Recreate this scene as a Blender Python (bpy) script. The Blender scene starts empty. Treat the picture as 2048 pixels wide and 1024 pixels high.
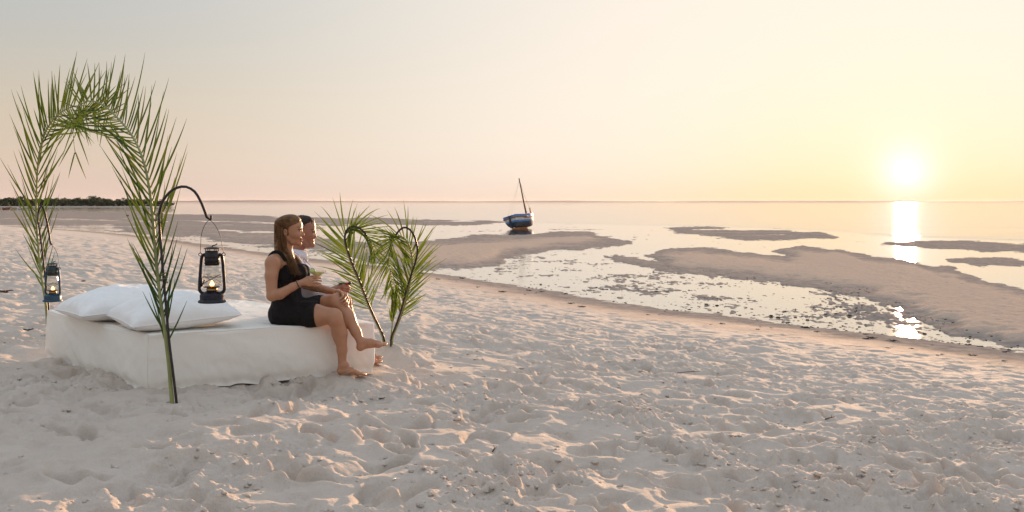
import bpy, bmesh, math, random
import numpy as np
from mathutils import Vector, Matrix

random.seed(7)
RNG = np.random.default_rng(11)
sc = bpy.context.scene
COL = sc.collection

# ------------------------------------------------------------------ camera
FOC = 2000.0            # focal length in photo pixels (photo is 2048 wide)
HC = 1.30               # camera height above the dry sand
HORIZ = 404.0           # photo row of the horizon
cam_d = bpy.data.cameras.new('camera')
cam = bpy.data.objects.new('camera', cam_d)
COL.objects.link(cam)
cam.location = (0, 0, HC)
cam.rotation_euler = (math.radians(90), 0, 0)
cam_d.sensor_width = 36.0
cam_d.lens = FOC * 36.0 / 2048.0
cam_d.shift_y = -(512 - HORIZ) / 2048.0
cam_d.clip_start = 0.05
cam_d.clip_end = 30000
sc.camera = cam

# ------------------------------------------------------------------ sun and sky
SUN_AZ = math.radians(21.5)      # right of +Y
SUN_EL = math.radians(1.55)      # where the glowing disc hangs over the sea
SUN_V = Vector((math.sin(SUN_AZ) * math.cos(SUN_EL), math.cos(SUN_AZ) * math.cos(SUN_EL), math.sin(SUN_EL)))
LAMP_EL = math.radians(4.5)
sun_d = bpy.data.lights.new('sun', 'SUN')
sun_d.energy = 5.0
sun_d.angle = math.radians(0.9)
sun_d.color = (1.0, 0.62, 0.36)
sun = bpy.data.objects.new('sun', sun_d)
COL.objects.link(sun)
sv = Vector((math.sin(SUN_AZ) * math.cos(LAMP_EL), math.cos(SUN_AZ) * math.cos(LAMP_EL), math.sin(LAMP_EL)))
sun.rotation_euler = sv.to_track_quat('Z', 'Y').to_euler()

sc.view_settings.view_transform = 'Standard'
sc.view_settings.look = 'None'
sc.view_settings.exposure = 0.79
sc.view_settings.gamma = 1.0
sc.view_settings.use_curve_mapping = False
try:
    sc.cycles.use_denoising = True
    sc.cycles.max_bounces = 8
    sc.cycles.transparent_max_bounces = 24
    sc.cycles.sample_clamp_indirect = 4.0
except Exception:
    pass

world = bpy.data.worlds.new('World')
sc.world = world
world.use_nodes = True


class NT:
    """small helper to write node trees as expressions"""
    def __init__(self, tree):
        self.t = tree
        self.n = tree.nodes
        self.l = tree.links

    def new(self, kind, **kw):
        nd = self.n.new(kind)
        for k, v in kw.items():
            setattr(nd, k, v)
        return nd

    def put(self, sock, v):
        if isinstance(v, bpy.types.NodeSocket):
            self.l.new(v, sock)
        elif isinstance(v, (tuple, list)) and sock.type == 'RGBA' and len(v) == 3:
            sock.default_value = (*v, 1.0)
        else:
            sock.default_value = v

    def math(self, op, a, b=None, c=None, clamp=False):
        nd = self.new('ShaderNodeMath', operation=op, use_clamp=clamp)
        self.put(nd.inputs[0], a)
        if b is not None:
            self.put(nd.inputs[1], b)
        if c is not None:
            self.put(nd.inputs[2], c)
        return nd.outputs[0]

    def vmath(self, op, a, b=None):
        nd = self.new('ShaderNodeVectorMath', operation=op)
        self.put(nd.inputs[0], a)
        if b is not None:
            self.put(nd.inputs[1], b)
        return nd.outputs['Value'] if op in ('DOT_PRODUCT', 'LENGTH', 'DISTANCE') else nd.outputs[0]

    def mix(self, f, a, b, blend='MIX'):
        nd = self.new('ShaderNodeMix', data_type='RGBA', blend_type=blend)
        nd.clamp_factor = True
        self.put(nd.inputs[0], f)
        self.put(nd.inputs[6], a)
        self.put(nd.inputs[7], b)
        return nd.outputs[2]

    def noise(self, vec, scale, detail=3.0, rough=0.55, dist=0.0):
        nd = self.new('ShaderNodeTexNoise')
        if vec is not None:
            self.put(nd.inputs['Vector'], vec)
        nd.inputs['Scale'].default_value = scale
        nd.inputs['Detail'].default_value = detail
        nd.inputs['Roughness'].default_value = rough
        nd.inputs['Distortion'].default_value = dist
        return nd.outputs[0]

    def ramp(self, f, stops, interp='LINEAR'):
        nd = self.new('ShaderNodeValToRGB')
        cr = nd.color_ramp
        cr.interpolation = interp
        while len(cr.elements) < len(stops):
            cr.elements.new(0.5)
        for e, (p, c) in zip(cr.elements, stops):
            e.position = p
            e.color = (*c, 1.0) if len(c) == 3 else c
        self.put(nd.inputs[0], f)
        return nd.outputs[0]

    def maprange(self, v, a, b, c=0.0, d=1.0, smooth=False):
        nd = self.new('ShaderNodeMapRange')
        nd.interpolation_type = 'SMOOTHSTEP' if smooth else 'LINEAR'
        nd.clamp = True
        self.put(nd.inputs[0], v)
        for i, x in enumerate((a, b, c, d)):
            nd.inputs[i + 1].default_value = x
        return nd.outputs[0]


def build_world():
    t = NT(world.node_tree)
    t.n.clear()
    out = t.new('ShaderNodeOutputWorld')
    nis = t.new('ShaderNodeTexSky')
    nis.sky_type = 'NISHITA'
    nis.sun_disc = False
    nis.sun_elevation = SUN_EL
    nis.sun_rotation = SUN_AZ
    nis.dust_density = 2.0
    nis.altitude = 0
    tc = t.new('ShaderNodeTexCoord')
    d = t.vmath('NORMALIZE', tc.outputs['Generated'])
    sep = t.new('ShaderNodeSeparateXYZ')
    t.put(sep.inputs[0], d)
    z = sep.outputs[2]
    el = t.math('MULTIPLY', t.math('ARCSINE', t.math('MAXIMUM', z, 0.0)), 57.29578)     # degrees up
    ct = t.math('MINIMUM', t.vmath('DOT_PRODUCT', d, tuple(SUN_V)), 1.0)
    th = t.math('MULTIPLY', t.math('ARCCOSINE', ct), 57.29578)                            # degrees from the sun

    def gauss(x, s):
        q = t.math('DIVIDE', x, s)
        return t.math('EXPONENT', t.math('MULTIPLY', t.math('MULTIPLY', q, q), -1.0))

    def plateau(x, s):
        return t.math('EXPONENT', t.math('MULTIPLY', t.math('POWER', t.math('DIVIDE', x, s), 3.4), -1.0))

    def expo(x, s):
        return t.math('EXPONENT', t.math('DIVIDE', x, -s))
    # clear evening sky: rosy dust low down, grey blue aloft
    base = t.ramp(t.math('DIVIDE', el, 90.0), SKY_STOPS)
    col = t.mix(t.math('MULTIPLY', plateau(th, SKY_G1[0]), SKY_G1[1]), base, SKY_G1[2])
    # yellow air about the sun
    yl = t.math('MULTIPLY', gauss(th, 12.0), expo(el, 5.0))
    col = t.mix(t.math('MULTIPLY', yl, 0.8), col, (0.60, 0.50, 0.27))
    # thick warm air along the horizon
    low = expo(el, 1.6)
    col = t.mix(t.math('MULTIPLY', low, 0.62), col, t.mix(gauss(th, 17.0), SKY_LOW, (0.60, 0.40, 0.20)))
    # aureole and the burnt-out disc
    def scale(c, f):
        nd = t.new('ShaderNodeVectorMath', operation='SCALE')
        t.put(nd.inputs[0], c)
        t.put(nd.inputs['Scale'], f)
        return nd.outputs[0]
    au = scale((0.40, 0.50, 0.80), t.math('ADD', t.math('MULTIPLY', gauss(th, 1.35), 0.24), t.math('MULTIPLY', expo(th, 1.9), 0.16)))
    co = scale((1.0, 0.80, 0.50), t.math('MULTIPLY', gauss(th, 0.27), 5.0))
    col = t.vmath('ADD', t.vmath('ADD', col, au), co)
    # thin streaks of cloud over the sun
    mp = t.new('ShaderNodeMapping')
    mp.inputs['Scale'].default_value = (1.0, 1.0, 9.0)
    t.put(mp.inputs[0], d)
    st = t.maprange(t.noise(mp.outputs[0], 9.0, 5.0, 0.6), 0.5, 0.75)
    st = t.math('MULTIPLY', st, t.math('MULTIPLY', gauss(th, 9.0), 0.16))
    col = t.mix(st, col, (0.66, 0.55, 0.36))
    bg1 = t.new('ShaderNodeBackground')
    t.put(bg1.inputs[0], nis.outputs[0])
    bg1.inputs[1].default_value = 0.004
    bg2 = t.new('ShaderNodeBackground')
    t.put(bg2.inputs[0], col)
    bg2.inputs[1].default_value = 1.0
    add = t.new('ShaderNodeAddShader')
    t.l.new(bg1.outputs[0], add.inputs[0])
    t.l.new(bg2.outputs[0], add.inputs[1])
    t.l.new(add.outputs[0], out.inputs[0])
    try:
        world.cycles.sampling_method = 'MANUAL'
        world.cycles.sample_map_resolution = 2048
    except Exception:
        pass


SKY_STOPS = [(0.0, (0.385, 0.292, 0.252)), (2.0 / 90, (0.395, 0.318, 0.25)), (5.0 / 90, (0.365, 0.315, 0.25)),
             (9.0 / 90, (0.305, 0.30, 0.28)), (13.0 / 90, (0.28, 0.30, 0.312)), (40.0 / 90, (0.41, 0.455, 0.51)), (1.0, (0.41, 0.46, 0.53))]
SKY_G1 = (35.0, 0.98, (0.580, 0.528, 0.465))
SKY_LOW = (0.485, 0.352, 0.29)
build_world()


# ------------------------------------------------------------------ helpers
def at(px, py, y):
    """the point that lies y metres away and shows at pixel (px, py) of the photograph"""
    return np.array([(px - 1024.0) * y / FOC, y, HC - (py - HORIZ) * y / FOC])


def tag(o, label=None, cat=None, group=None, kind=None):
    if label:
        o['label'] = label
    if cat:
        o['category'] = cat
    if group:
        o['group'] = group
    if kind:
        o['kind'] = kind
    return o


def empty(name, loc=(0, 0, 0)):
    o = bpy.data.objects.new(name, None)
    o.location = loc
    o.empty_display_size = 0.1
    COL.objects.link(o)
    return o


def link(name, me, mat=None, parent=None, smooth=True):
    o = bpy.data.objects.new(name, me)
    COL.objects.link(o)
    if mat is not None and len(me.materials) == 0:
        me.materials.append(mat)
    if smooth and len(me.polygons):
        me.polygons.foreach_set('use_smooth', np.ones(len(me.polygons), dtype=bool))
    if parent is not None:
        o.parent = parent
        o.matrix_parent_inverse = Matrix.Translation(-Vector(parent.location))
    return o


def np_mesh(name, verts, quads=None, tris=None):
    me = bpy.data.meshes.new(name)
    verts = np.asarray(verts, dtype=np.float32)
    nq = 0 if quads is None else len(quads)
    nt = 0 if tris is None else len(tris)
    me.vertices.add(len(verts))
    me.vertices.foreach_set('co', verts.ravel())
    idx = []
    if nq:
        idx.append(np.asarray(quads, dtype=np.int32).ravel())
    if nt:
        idx.append(np.asarray(tris, dtype=np.int32).ravel())
    idx = np.concatenate(idx)
    me.loops.add(len(idx))
    me.loops.foreach_set('vertex_index', idx)
    starts = np.concatenate([np.arange(nq) * 4, nq * 4 + np.arange(nt) * 3]).astype(np.int32)
    tot = np.concatenate([np.full(nq, 4), np.full(nt, 3)]).astype(np.int32)
    me.polygons.add(nq + nt)
    me.polygons.foreach_set('loop_start', starts)
    try:
        me.polygons.foreach_set('loop_total', tot)
    except Exception:
        pass
    me.update(calc_edges=True)
    me.validate()
    return me


class MB:
    """collects simple shapes into one mesh"""
    def __init__(self):
        self.v = []
        self.f = []

    def add(self, vs, fs):
        b = len(self.v)
        self.v.extend([tuple(float(c) for c in p) for p in vs])
        self.f.extend([tuple(i + b for i in q) for q in fs])

    def tube(self, pts, rad, seg=8, caps=True, flat=1.0):
        pts = [Vector(p) for p in pts]
        n = len(pts)
        if not hasattr(rad, '__len__'):
            rad = [rad] * n
        rings = []
        ref = None
        for i in range(n):
            a = pts[max(i - 1, 0)]
            b = pts[min(i + 1, n - 1)]
            t = (b - a)
            if t.length < 1e-9:
                t = Vector((0, 0, 1))
            t.normalize()
            if ref is None:
                ref = Vector((0, 0, 1)) if abs(t.z) < 0.9 else Vector((1, 0, 0))
            u = ref - t * ref.dot(t)
            if u.length < 1e-5:
                u = t.orthogonal()
            u.normalize()
            ref = u
            w = t.cross(u)
            rings.append([pts[i] + (u * math.cos(k * 2 * math.pi / seg) + w * math.sin(k * 2 * math.pi / seg) * flat) * rad[i] for k in range(seg)])
        vs = [p for r in rings for p in r]
        fs = []
        for i in range(n - 1):
            for k in range(seg):
                k2 = (k + 1) % seg
                fs.append((i * seg + k, i * seg + k2, (i + 1) * seg + k2, (i + 1) * seg + k))
        if caps:
            fs.append(tuple(range(seg - 1, -1, -1)))
            fs.append(tuple((n - 1) * seg + k for k in range(seg)))
        self.add(vs, fs)

    def lathe(self, prof, c=(0, 0, 0), seg=24, close=True):
        vs, fs = [], []
        for r, z in prof:
            for k in range(seg):
                a = k * 2 * math.pi / seg
                vs.append((c[0] + r * math.cos(a), c[1] + r * math.sin(a), c[2] + z))
        for i in range(len(prof) - 1):
            for k in range(seg):
                k2 = (k + 1) % seg
                fs.append((i * seg + k, i * seg + k2, (i + 1) * seg + k2, (i + 1) * seg + k))
        if close:
            fs.append(tuple(range(seg - 1, -1, -1)))
            fs.append(tuple((len(prof) - 1) * seg + k for k in range(seg)))
        self.add(vs, fs)

    def box(self, c, s):
        x, y, z = (q / 2 for q in s)
        vs = [(c[0] + a * x, c[1] + b * y, c[2] + d * z) for a in (-1, 1) for b in (-1, 1) for d in (-1, 1)]
        self.add(vs, [(0, 1, 3, 2), (4, 6, 7, 5), (0, 4, 5, 1), (2, 3, 7, 6), (0, 2, 6, 4), (1, 5, 7, 3)])

    def build(self, name, mat, parent=None, smooth=True):
        me = bpy.data.meshes.new(name)
        me.from_pydata(self.v, [], self.f)
        me.update()
        return link(name, me, mat, parent, smooth)


def spline(pts, n):
    """Catmull-Rom through pts, n samples evenly spaced by length"""
    P = np.asarray(pts, dtype=float)
    Q = np.vstack([2 * P[0] - P[1], P, 2 * P[-1] - P[-2]])
    out = []
    for i in range(1, len(Q) - 2):
        t = np.linspace(0, 1, 24, endpoint=False)[:, None]
        a, b, c, d = Q[i - 1], Q[i], Q[i + 1], Q[i + 2]
        out.append(0.5 * (2 * b + (c - a) * t + (2 * a - 5 * b + 4 * c - d) * t ** 2 + (3 * b - a - 3 * c + d) * t ** 3))
    out.append(P[-1:])
    C = np.vstack(out)
    L = np.concatenate([[0], np.cumsum(np.linalg.norm(np.diff(C, axis=0), axis=1))])
    s = np.linspace(0, L[-1], n)
    return np.stack([np.interp(s, L, C[:, k]) for k in range(P.shape[1])], axis=1)


# vectorised gradient noise -----------------------------------------------------
_perm = np.random.default_rng(3).permutation(256).astype(np.int64)
_perm = np.concatenate([_perm, _perm])
_ga = np.random.default_rng(4).random(256) * 2 * np.pi
_gx, _gy = np.cos(_ga), np.sin(_ga)


def pnoise(x, y):
    xi = np.floor(x).astype(np.int64)
    yi = np.floor(y).astype(np.int64)
    xf = x - xi
    yf = y - yi
    u = xf * xf * xf * (xf * (xf * 6 - 15) + 10)
    v = yf * yf * yf * (yf * (yf * 6 - 15) + 10)

    def g(ix, iy, dx, dy):
        h = _perm[_perm[ix & 255] + (iy & 255)]
        return _gx[h] * dx + _gy[h] * dy
    n00 = g(xi, yi, xf, yf)
    n10 = g(xi + 1, yi, xf - 1, yf)
    n01 = g(xi, yi + 1, xf, yf - 1)
    n11 = g(xi + 1, yi + 1, xf - 1, yf - 1)
    a = n00 + u * (n10 - n00)
    b = n01 + u * (n11 - n01)
    return (a + v * (b - a)) * 1.5


def fbm(x, y, oct=4, gain=0.5):
    s = np.zeros_like(x)
    a, f = 1.0, 1.0
    for k in range(oct):
        s += a * pnoise(x * f + 17.3 * k, y * f - 9.1 * k)
        a *= gain
        f *= 2.03
    return s


def sstep(a, b, x):
    t = np.clip((x - a) / (b - a), 0, 1)
    return t * t * (3 - 2 * t)


# materials ---------------------------------------------------------------------
def mat_new(name):
    m = bpy.data.materials.new(name)
    m.use_nodes = True
    t = NT(m.node_tree)
    t.n.clear()
    out = t.new('ShaderNodeOutputMaterial')
    return m, t, out


def principled(t, out, color, rough=0.6, metal=0.0, spec=0.5, normal=None, **kw):
    p = t.new('ShaderNodeBsdfPrincipled')
    t.put(p.inputs['Base Color'], color)
    t.put(p.inputs['Roughness'], rough)
    t.put(p.inputs['Metallic'], metal)
    t.put(p.inputs['Specular IOR Level'], spec)
    if normal is not None:
        t.put(p.inputs['Normal'], normal)
    for k, v in kw.items():
        t.put(p.inputs[k.replace('_', ' ')], v)
    t.l.new(p.outputs[0], out.inputs[0])
    return p


def bump(t, h, strength=0.3, dist=0.01):
    b = t.new('ShaderNodeBump')
    b.inputs['Strength'].default_value = strength
    b.inputs['Distance'].default_value = dist
    t.put(b.inputs['Height'], h)
    return b.outputs[0]


def mat_plain(name, color, rough=0.6, metal=0.0, spec=0.5, vary=0.15, scale=12.0, bumpy=0.0, bscale=60.0):
    m, t, out = mat_new(name)
    tc = t.new('ShaderNodeTexCoord').outputs['Object']
    n = t.noise(tc, scale, 4.0)
    c = t.mix(t.maprange(n, 0.3, 0.7), tuple(x * (1 - vary) for x in color), tuple(min(1, x * (1 + vary)) for x in color))
    nr = bump(t, t.noise(tc, bscale, 4.0), bumpy, 0.004) if bumpy else None
    principled(t, out, c, rough, metal, spec, nr)
    return m


def mat_leaf(name, c1, c2, trans=0.35):
    m, t, out = mat_new(name)
    tc = t.new('ShaderNodeTexCoord').outputs['Object']
    oi = t.new('ShaderNodeObjectInfo').outputs['Random']
    n = t.noise(tc, 9.0, 3.0)
    f = t.math('ADD', t.math('MULTIPLY', oi, 0.7), t.math('MULTIPLY', n, 0.4))
    c = t.mix(f, c1, c2)
    c = t.mix(t.maprange(t.math('ADD', oi, t.math('MULTIPLY', t.math('SUBTRACT', t.noise(tc, 5.0, 3.0), 0.5), 0.6)), 0.90, 1.02), c, (0.17, 0.12, 0.035))
    p = t.new('ShaderNodeBsdfPrincipled')
    t.put(p.inputs['Base Color'], c)
    p.inputs['Roughness'].default_value = 0.5
    p.inputs['Specular IOR Level'].default_value = 0.25
    tr = t.new('ShaderNodeBsdfTranslucent')
    t.put(tr.inputs[0], t.mix(0.5, c, (0.26, 0.36, 0.03)))
    mx = t.new('ShaderNodeMixShader')
    mx.inputs[0].default_value = trans
    t.l.new(p.outputs[0], mx.inputs[1])
    t.l.new(tr.outputs[0], mx.inputs[2])
    t.l.new(mx.outputs[0], out.inputs[0])
    return m

# ================================================================== THE SETTING
ZSEA = -1.20                       # level of the water film on the tidal flat
DROP = HC - ZSEA                   # camera above the flat


def flat_at(px, py):
    y = DROP * FOC / (py - HORIZ)
    return ((px - 1024.0) * y / FOC, y)


# foot of the dry beach, from behind the camera on the right to far away on the left
SHORE = [(60.0, -75.0), (30.0, -22.0), (17.0, 2.6)] + [flat_at(*p) for p in
         [(2048, 703), (1700, 660), (1400, 625), (1244, 604), (1050, 572), (870, 545), (690, 524), (520, 503), (280, 471), (130, 459), (0, 451.5)]] + [(-95.0, 155.0), (-190.0, 260.0), (-420.0, 420.0), (-900.0, 700.0), (-3000.0, 1500.0)]
SHORE = np.array(SHORE)
_sh = spline(SHORE[:-3], 260)
SHORE = np.vstack([_sh, SHORE[-3:]])


def shore_dist(x, y):
    """metres from the foot of the beach, positive on the land side"""
    best = np.full(x.shape, 1e18)
    sgn = np.ones(x.shape)
    for (ax, ay), (bx, by) in zip(SHORE[:-1], SHORE[1:]):
        dx, dy = bx - ax, by - ay
        L2 = dx * dx + dy * dy
        t = np.clip(((x - ax) * dx + (y - ay) * dy) / L2, 0, 1)
        ex, ey = x - ax - t * dx, y - ay - t * dy
        d2 = ex * ex + ey * ey
        cr = dx * ey - dy * ex
        m = d2 < best
        best[m] = d2[m]
        sgn[m] = np.where(cr[m] > 0, 1.0, -1.0)
    return np.sqrt(best) * sgn


def zc(pts):       # corners read off an enlargement of the middle of the photograph
    return [(820 + a * 0.40039, 380 + b * 0.40039) for a, b in pts]


BARS = [
    # long bar in the middle, running on behind the heart of fronds
    (zc([(330, 240), (560, 230), (760, 207), (900, 207), (960, 235), (1130, 255), (1110, 265), (880, 288), (700, 290), (560, 320), (460, 355), (370, 375),
         (200, 392), (60, 398), (-120, 372), (-330, 330), (-420, 300), (-250, 270), (40, 262)]), 1.0),
    # big bar on the right
    ([(1212, 517), (1236, 514), (1280, 520), (1322, 527), (1314, 519), (1310, 511), (1330, 501), (1380, 498), (1445, 503), (1573, 517), (1592, 511), (1566, 502),
      (1592, 494), (1687, 500), (1751, 513), (1820, 523), (1885, 535), (1949, 560), (2060, 590), (2300, 640), (2600, 760), (2300, 720), (2048, 695), (1990, 686), (1935, 672), (1890, 655), (1857, 641), (1797, 611), (1728, 589),
      (1640, 573), (1540, 562), (1477, 554), (1420, 548), (1340, 542), (1272, 531)], 1.0),
    ([(1330, 459), (1360, 456), (1450, 458), (1530, 463), (1640, 467), (1660, 472), (1560, 480), (1490, 478), (1420, 470), (1370, 465)], 0.3),
    ([(1755, 487), (1830, 484), (1900, 483), (1990, 487), (2140, 496), (2300, 512), (2040, 501), (1950, 499), (1850, 494)], 0.35),
    ([(1890, 521), (1950, 516), (2060, 523), (2300, 540), (2060, 531), (1950, 529)], 0.2),
    # low bars and the dark flat by the sea on the left
    ([(-300, 423), (60, 424.5), (300, 427), (480, 432), (640, 438), (840, 441), (1000, 446), (940, 449), (700, 446), (480, 441), (250, 437), (60, 434), (-300, 432)], 0.55),
    ([(-300, 437), (0, 438), (150, 441), (330, 443), (520, 449), (650, 456), (560, 461), (380, 455), (200, 449), (0, 447), (-300, 444)], 0.75),
    ([(240, 455), (400, 461), (560, 470), (690, 484), (640, 495), (540, 487), (400, 474), (280, 463)], 0.7),
]


def poly_sd(px, py, poly, ky=2.2):
    """signed distance (positive inside), rows stretched so that long thin bars keep soft ends"""
    P = np.array(poly, dtype=float)
    X, Y = px, py * ky
    best = np.full(px.shape, 1e18)
    inside = np.zeros(px.shape, dtype=bool)
    n = len(P)
    for i in range(n):
        ax, ay = P[i][0], P[i][1] * ky
        bx, by = P[(i + 1) % n][0], P[(i + 1) % n][1] * ky
        dx, dy = bx - ax, by - ay
        t = np.clip(((X - ax) * dx + (Y - ay) * dy) / (dx * dx + dy * dy + 1e-9), 0, 1)
        best = np.minimum(best, (X - ax - t * dx) ** 2 + (Y - ay - t * dy) ** 2)
        c = ((ay > Y) != (by > Y)) & (X < (bx - ax) * (Y - ay) / (by - ay + 1e-12) + ax)
        inside ^= c
    d = np.sqrt(best)
    return np.where(inside, d, -d)


def flat_height(x, y):
    """height of the tidal flat above the film of water"""
    ys = np.maximum(y, 4.0)
    px = 1024 + FOC * x / ys
    py = HORIZ + DROP * FOC / ys
    wx = px + 26 * fbm(px / 130, py / 26, 4)
    wy = py + 3.0 * fbm(px / 90 + 40, py / 22, 4) + (py - HORIZ) * 0.02 * pnoise(px / 40, py / 7)
    h = np.full(x.shape, -0.034)
    for poly, k in BARS:
        P = np.array(poly)
        m = (px > P[:, 0].min() - 120) & (px < P[:, 0].max() + 120) & (py > P[:, 1].min() - 30) & (py < P[:, 1].max() + 30)
        if not m.any():
            continue
        sd = poly_sd(wx[m], wy[m], poly)
        hh = -0.034 + (0.060 * sstep(-14, 2, sd) + k * 0.10 * sstep(0, 50, sd))
        h[m] = np.maximum(h[m], hh)
    # speckle of tiny humps that stand out of the film, thickest along the foot of the beach
    sp = fbm(x * 1.3, y * 0.75, 4, 0.6)
    onbar = sstep(-0.03, 0.03, h)
    foot = np.exp(-((np.clip(-shore_dist(x, y), 0, None) - 4.5) / 7.0) ** 2) * (1 - onbar)
    h = h + (1 - 0.75 * onbar) * (0.018 * sp + 0.020 * fbm(x * 4.5, y * 2.6, 3, 0.6)) + foot * (0.020 * (1 + 1.6 * fbm(x * 0.35, y * 0.3, 2)) + (0.020 + 0.016 * sstep(1450, 1750, px)) * fbm(x * 8.0, y * 4.5, 3, 0.6) + 0.006 * sstep(1450, 1750, px))
    h = h + 0.010 * fbm(x * 2.4, y * 1.1, 4, 0.65) * (y < 120)
    # streaks on the far flat
    far = sstep(38, 75, y) * (1 - sstep(150, 190, y))
    h = h + far * 0.030 * fbm(px / 150, py / 3.2, 3)
    # the sea bed falls away beyond the flat
    edge = np.interp(px, [-600, 0, 300, 600, 830, 1000, 1200, 1400, 1640, 1800, 2048, 2700], [419, 421, 424, 431.5, 436, 440.5, 445.5, 449.5, 457.5, 468, 478, 515])
    out = sstep(1.5, -3.5, (py - edge) + 1.2 * fbm(px / 60, py / 5, 3)) if False else sstep(-1.5, 3.5, (edge - py) + 1.0 * fbm(px / 70, py / 5, 3))
    h = h - 0.5 * out
    h = np.where(y < 4.0, np.minimum(h, -0.08), h)
    return h


RAMP_W = 15.0


def land_height(d):
    t = np.clip(d / RAMP_W, 0, None)
    z = np.where(t < 1, ZSEA + (0 - ZSEA) * (0.35 * t + 0.65 * t * t * (3 - 2 * t)), 0.0)
    # level sand past the top of the slope (0.35 + 0.65 = 1)
    return np.where(t < 1, z, 0.0 + 0.02 * np.clip(d - RAMP_W, 0, 30) * sstep(3, 20, d - RAMP_W))


BED = np.array([(-2.513, 6.91), (-1.074, 7.78), (-2.48, 9.31), (-3.92, 8.44)])     # corners of the daybed on the sand


def bed_sd(x, y):
    P = BED
    best = np.full(x.shape, 1e18)
    inside = np.ones(x.shape, dtype=bool)
    for i in range(4):
        ax, ay = P[i]
        bx, by = P[(i + 1) % 4]
        dx, dy = bx - ax, by - ay
        t = np.clip(((x - ax) * dx + (y - ay) * dy) / (dx * dx + dy * dy), 0, 1)
        best = np.minimum(best, (x - ax - t * dx) ** 2 + (y - ay - t * dy) ** 2)
        inside &= (dx * (y - ay) - dy * (x - ax)) > 0
    return np.where(inside, -np.sqrt(best), np.sqrt(best))


# calm spots where something stands on the sand: x, y, radius, level
CALM = [(-1.27, 7.50, 0.20, 0.0), (-1.15, 8.10, 0.2, 0.0), (-2.18, 6.44, 0.10, 0.0), (-4.39, 9.46, 0.15, 0.0), (-1.20, 9.35, 0.25, 0.0)]

# polar grid about the camera: fine where the photograph looks, coarse all round
def make_grid():
    r = [0.25]
    while r[-1] < 3.4:
        r.append(r[-1] * 1.10)
    while r[-1] < 330:
        q = r[-1]
        k = 0.0021 if q < 9 else (0.0021 + (q - 9) * 0.00014 if q < 30 else 0.0052)
        r.append(q * (1 + min(k, 0.0065)))
    while r[-1] < 12000:
        r.append(r[-1] * 1.18)
    r = np.array(r)
    half = math.radians(33)
    fine = np.linspace(-half, half, 700)
    a = [half]
    step = fine[1] - fine[0]
    while a[-1] < math.pi - 0.12:
        step = min(step * 1.25, 0.09)
        a.append(a[-1] + step)
    side = np.array(a[1:])
    ang = np.concatenate([-side[::-1], fine, side])
    return r, ang


GR, GA = make_grid()
RR, AA = np.meshgrid(GR, GA, indexing='ij')
GX, GY = RR * np.sin(AA), RR * np.cos(AA)


def ground_base(x, y):
    sd = np.full(x.shape, 0.0)
    sd = shore_dist(x, y)
    jit = 0.22 * fbm(x * 0.55, y * 0.55, 3)
    d = sd + jit * (np.abs(sd) < 12)
    zl = land_height(d)
    zf = ZSEA + flat_height(x, y)
    blend = sstep(-0.9, 0.5, d)
    z = zf * (1 - blend) + np.maximum(zl, ZSEA - 0.02) * blend
    return z, d


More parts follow.
